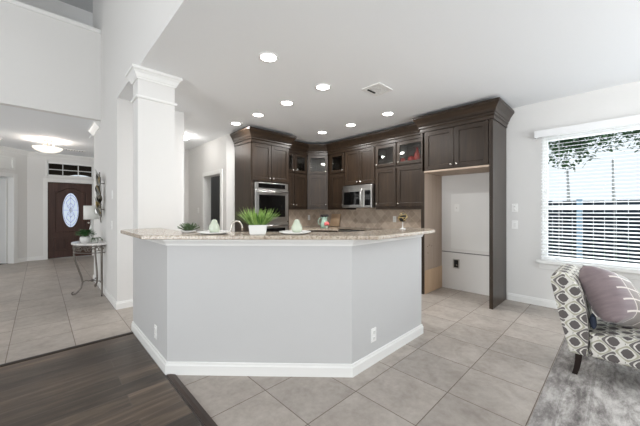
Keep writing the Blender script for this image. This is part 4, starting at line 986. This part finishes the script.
sdx = tag(MB().lathe([(0.001, 0), (0.065, 0), (0.065, -0.02), (0.05, -0.034), (0.001, -0.036)], -0.62, 8.9, 2.7645, 20).build('smoke_detector', 'white'), 'round white smoke detector on the foyer ceiling at the picture edge', 'detector')

# ------------------------------------------------------------------ console table, lamp, plants, wall art
ct = thing('console_table', 'half round marble topped scroll iron console table against the foyer wall', 'table', (0.715, 5.72, 0))
R_ = 0.40
arc = [(-R_*0.95*math.cos(a), R_*math.sin(a)) for a in [(-PI/2)+PI*k/24 for k in range(25)]]
MB().prism([(x, y) for x, y in arc], 0.772, 0.797, bev=0.006).build('tabletop', 'marble', ct)
k_ = 0.90
ar2 = [(x*k_-0.012, y*k_, 0.755) for x, y in arc]
mb = MB().tube(ar2, 0.009, 8).tube([(x, y, 0.655) for x, y, z in ar2], 0.007, 8)
for i in range(0, 24, 3):
    x, y, z = ar2[i+1]; tx, ty = ar2[min(i+3, 24)][0]-ar2[i][0], ar2[min(i+3, 24)][1]-ar2[i][1]
    for s in (-1, 1):
        pts = []
        for q in range(12):
            a = q*0.62; rr = 0.040*(1-q/16)
            pts.append((x+tx*0.5*(0.5+s*0.35)+s*rr*math.cos(a)*tx/0.15, y+ty*0.5*(0.5+s*0.35)+s*rr*math.cos(a)*ty/0.15, 0.705+rr*math.sin(a)))
        mb.tube(pts, 0.0065, 6)
mb.build('scroll_apron', 'iron', ct)
def table_leg(ax, ay):
    d = Vector((ax, ay)).normalized() if (ax or ay) else Vector((-1, 0))
    base_ = Vector((ax, ay)); pr_ = [(0.0, 0.765), (0.012, 0.70), (0.022, 0.62), (0.008, 0.52), (-0.028, 0.40), (-0.065, 0.27), (-0.080, 0.18), (-0.062, 0.10), (-0.020, 0.045), (0.012, 0.018), (0.034, 0.016), (0.046, 0.032), (0.040, 0.050), (0.024, 0.052)]
    MB().tube([(base_.x+d.x*o, base_.y+d.y*o, z) for o, z in pr_], [0.013]*9+[0.012, 0.011, 0.010, 0.008, 0.007], 8).build('leg', 'iron', ct)
table_leg(-0.325, 0.0); table_leg(-0.05, -0.33); table_leg(-0.05, 0.33)
mb = MB()
for ax, ay in ((-0.245, 0.0), (-0.048, -0.25), (-0.048, 0.25)):
    mb.tube([(ax, ay, 0.19), (ax*0.75-0.02, ay*0.75, 0.205), (ax*0.45-0.06, ay*0.4, 0.19), (-0.13, 0.0, 0.20)], 0.007, 8)
mb.lathe([(0.001, 0.17), (0.022, 0.185), (0.022, 0.205), (0.001, 0.22)], -0.13, 0, 0, 12)
mb.build('stretcher', 'iron', ct)
TZ = 0.7975
lp = thing('table_lamp', 'table lamp with a plain white shade on the foyer console', 'lamp', (0.585, 5.82, TZ))
MB().lathe([(0.001, 0), (0.055, 0), (0.055, 0.012), (0.02, 0.03), (0.028, 0.10), (0.030, 0.18), (0.012, 0.25), (0.008, 0.27), (0.008, 0.36), (0.001, 0.36)], n=20).build('base', 'ceramic', lp)
MB().lathe([(0.098, 0.345), (0.098, 0.560), (0.095, 0.560), (0.095, 0.345)], n=32).build('lamp_shade', 'shade', lp)
fp = thing('potted_fern', 'green leafy plant in a white pot on the foyer console', 'plant', (0.49, 5.60, TZ))
MB().lathe([(0.001, 0), (0.045, 0), (0.062, 0.03), (0.066, 0.07), (0.058, 0.095), (0.052, 0.092), (0.001, 0.085)], n=24).build('pot', 'ceramic', fp)
mb = MB()
for k in range(150):
    a = random.uniform(0, 2*PI); e = random.uniform(0.1, 1.4); r_ = random.uniform(0.06, 0.125)
    p = Vector((0.75*r_*math.cos(a)*math.cos(e), 0.75*r_*math.sin(a)*math.cos(e), 0.10+0.085*math.sin(e))); q = p+Vector((0.055*math.cos(a), 0.055*math.sin(a), random.uniform(-0.02, 0.025)))
    mb.blade(p, q, 0.032, (0, 0, 0.006), seg=3, thick=0.002)
for k in range(14):
    a = 2*PI*k/14; mb.tube([(0, 0, 0.085), (0.07*math.cos(a), 0.07*math.sin(a), 0.15)], 0.002, 5)
mb.build('leaves', 'fern', fp)
vp = thing('trailing_plant', 'small white pot of trailing grey green sprigs near the wall edge of the console', 'plant', (0.60, 5.52, TZ))
MB().lathe([(0.001, 0), (0.035, 0), (0.045, 0.03), (0.044, 0.06), (0.038, 0.06), (0.001, 0.05)], n=20).build('pot', 'ceramic', vp)
mb = MB()
for k in range(7):
    a = random.uniform(-2.6, 0.4); L_ = [(0.02*math.cos(a), 0.02*math.sin(a), 0.055), (0.055*math.cos(a), 0.055*math.sin(a), 0.075), (0.085*math.cos(a), 0.085*math.sin(a), 0.045), (0.095*math.cos(a), 0.095*math.sin(a), 0.016)]
    mb.tube(L_, 0.0022, 5)
    for q in range(9):
        u = q/9*3; i = min(int(u), 2); f_ = u-i; p = Vector(L_[i]).lerp(Vector(L_[i+1]), f_); b_ = random.uniform(0, 2*PI)
        mb.blade(p, p+Vector((0.016*math.cos(b_), 0.016*math.sin(b_), 0.012)), 0.014, seg=2, thick=0.002)
mb.build('sprigs', 'succ', vp)
wa = thing('metal_wall_art', 'vertical metal leaf and disc sculpture on the foyer wall above the console', 'wall art', (0.72, 5.55, 0))
mb = MB(); 
stem = [(-0.05, 0.22-0.0*z, z) for z in (1.05, 1.2)]
mb.tube([(-0.05, -0.05, 1.10), (-0.06, 0.02, 1.25), (-0.05, 0.0, 1.45), (-0.055, 0.06, 1.65), (-0.05, 0.10, 1.88)], 0.006, 8)
mb.tube([(-0.05, -0.10, 1.18), (-0.055, -0.06, 1.35), (-0.05, -0.05, 1.60), (-0.05, 0.02, 1.80)], 0.005, 8)
for z in (1.30, 1.70): mb.tube([(-0.05, 0.02, z), (-0.001, 0.02, z)], 0.006, 8)
mb.build('stems', 'bronze', wa)
kinds = (('silver', 9), ('bronze', 8), ('gold', 4))
for mt, n in kinds:
    for k in range(n):
        z = 1.20+0.66*((k+0.3)/n)+random.uniform(-0.03, 0.03); y = random.uniform(-0.13, 0.17)+(z-1.5)*0.12
        mb = MB(); tilt = random.uniform(-0.7, 0.7)
        if (k+len(mt)) % 2: 
            mb.lathe([(0.001, 0.004), (0.050, 0.004), (0.058, 0.0), (0.050, -0.004), (0.001, -0.004)], 0, 0, 0, 16, 'x')
            bmesh.ops.transform(mb.bm, matrix=Matrix.Translation((-0.06-random.uniform(0, 0.03), y, z)) @ Matrix.Rotation(tilt, 4, 'Z'), verts=mb.bm.verts); nm = 'disc'
        else:
            mb.blade((-0.055, y, z), (-0.085, y+random.uniform(-0.07, 0.07), z+0.12), 0.075, (-0.02, 0, 0), seg=4, side=(0.5, 1, 0), thick=0.004); nm = 'leaf'
        mb.build(nm, mt, wa)

# ------------------------------------------------------------------ rug, chair, pillows
tag(MB().prism([(0.95, -2.4), (4.35, -2.4), (4.35, 0.385), (0.95, 0.385)], 0.001, 0.011, bev=0.003).build('area_rug', 'rug'), 'distressed grey and white area rug under the accent chair', 'rug')
ROT = -PI/2
def chair_uv(o):
    me = o.data; uv = me.uv_layers.new(name='UVMap')
    for p in me.polygons:
        n = p.normal; ax = max(range(3), key=lambda i: abs(n[i]))
        for li in p.loop_indices:
            c = me.vertices[me.loops[li].vertex_index].co
            uv.data[li].uv = (c.x, c.z) if ax == 1 else ((c.x, c.y) if ax == 2 else (c.y, c.z))
# local: x = facing, y = away from the camera side; near side at y = 0, origin at the near rear leg
ch = thing('accent_chair', 'armless accent chair in grey and white ogee fabric on the rug', 'chair', (2.99, 0.245, 0.011), ROT)
CW = 0.50
prof = [(-0.035, 0.165), (0.072, 0.165), (0.078, 0.30), (0.074, 0.42), (0.062, 0.53), (0.038, 0.64), (0.010, 0.712), (-0.020, 0.756), (-0.055, 0.780), (-0.096, 0.784), (-0.130, 0.770), (-0.149, 0.738), (-0.146, 0.68), (-0.118, 0.56), (-0.085, 0.40), (-0.055, 0.28)]
def side_prism(prof, y0, y1, bev, seg=3):
    mb = MB(); a = [mb.bm.verts.new((x, y0, z)) for x, z in prof]; b = [mb.bm.verts.new((x, y1, z)) for x, z in prof]
    fs = [mb.bm.faces.new(a), mb.bm.faces.new(b[::-1])]
    for i in range(len(prof)): 
        f = mb.bm.faces.new((a[i], b[i], b[(i+1) % len(prof)], a[(i+1) % len(prof)])); f.smooth = True
    bmesh.ops.bevel(mb.bm, geom=list(fs[0].edges)+list(fs[1].edges), offset=bev, segments=seg, affect='EDGES', profile=0.5)
    return mb
o = side_prism(prof, -0.012, CW+0.012, 0.018).build('backrest', 'ogee', ch); chair_uv(o)
sp_ = [(0.079, 0.165), (0.60, 0.160), (0.63, 0.18), (0.635, 0.30), (0.62, 0.355), (0.56, 0.372), (0.36, 0.378), (0.20, 0.365), (0.079, 0.345)]
o = side_prism(sp_, 0.0, CW, 0.03, 4).build('seat', 'ogee', ch); chair_uv(o)
def chair_leg(x, y, lean):
    mb = MB()
    rows = []
    for u in (0, 0.35, 0.7, 1):
        xx = x+lean*u*u; hw = 0.021-0.005*u; z = 0.175-0.175*u
        rows.append([mb.bm.verts.new((xx+a*hw, y+b*hw, z)) for a, b in ((-1, -1), (1, -1), (1, 1), (-1, 1))])
    for a, b in zip(rows, rows[1:]):
        for k in range(4): mb.bm.faces.new((a[k], a[(k+1) % 4], b[(k+1) % 4], b[k]))
    mb.bm.faces.new(rows[0]); mb.bm.faces.new(rows[-1][::-1]); mb.build('leg', 'espresso', ch)
chair_leg(0.022, 0.025, -0.025); chair_leg(0.022, CW-0.025, -0.025); chair_leg(0.585, 0.03, 0.0); chair_leg(0.585, CW-0.03, 0.0)

def cushion(name, size, thick, mat, n=22):
    """pinched-corner pillow lying in local xz, normal along y"""
    mb = MB(); uvl = {}
    def pt(u, v, s):
        a, b = 2*u-1, 2*v-1
        px = a; pz = b
        # edges bow inwards, corners pulled out
        px *= 1-0.13*(1-b*b); pz *= 1-0.13*(1-a*a)
        h = ((1-a**4)*(1-b**4))**0.55
        return Vector((px*size/2, s*thick/2*h, pz*size/2))
    F = {}
    for s in (-1, 1):
        for i in range(n+1):
            for j in range(n+1):
                edge = i in (0, n) or j in (0, n)
                if edge and s == 1: F[(s, i, j)] = F[(-1, i, j)]; continue
                F[(s, i, j)] = mb.bm.verts.new(pt(i/n, j/n, s)); uvl[F[(s, i, j)]] = (i/n, j/n)
    L = mb.bm.loops.layers.uv.new('UVMap')
    for s in (-1, 1):
        for i in range(n):
            for j in range(n):
                q = [F[(s, i, j)], F[(s, i+1, j)], F[(s, i+1, j+1)], F[(s, i, j+1)]]
                f = mb.bm.faces.new(q if s == -1 else q[::-1]); f.smooth = True
                for l in f.loops: l[L].uv = uvl[l.vert]
    return mb
def place_local(o, loc, yaw, pitch, roll):
    """position given in the chair's own frame"""
    base_m = Matrix.Translation(ch.location) @ Matrix.Rotation(ROT, 4, 'Z')
    o.matrix_world = base_m @ Matrix.Translation(loc) @ Matrix.Rotation(yaw, 4, 'Z') @ Matrix.Rotation(pitch, 4, 'X') @ Matrix.Rotation(roll, 4, 'Y')
pw = cushion('throw_pillow', 0.46, 0.27, 'pillow').build('throw_pillow', 'pillow')
tag(pw, 'large mauve silk pillow with a stitched grid leaning on the chair back', 'pillow')
place_local(pw, (0.205, 0.245, 0.592), math.radians(79), math.radians(-31), math.radians(20))
nv = cushion('lumbar_pillow', 0.10, 0.04, 'navy').build('lumbar_pillow', 'navy')
tag(nv, 'dark navy pillow mostly hidden behind the mauve one', 'pillow')
place_local(nv, (0.100, 0.07, 0.425), math.radians(90), math.radians(-6), 0)
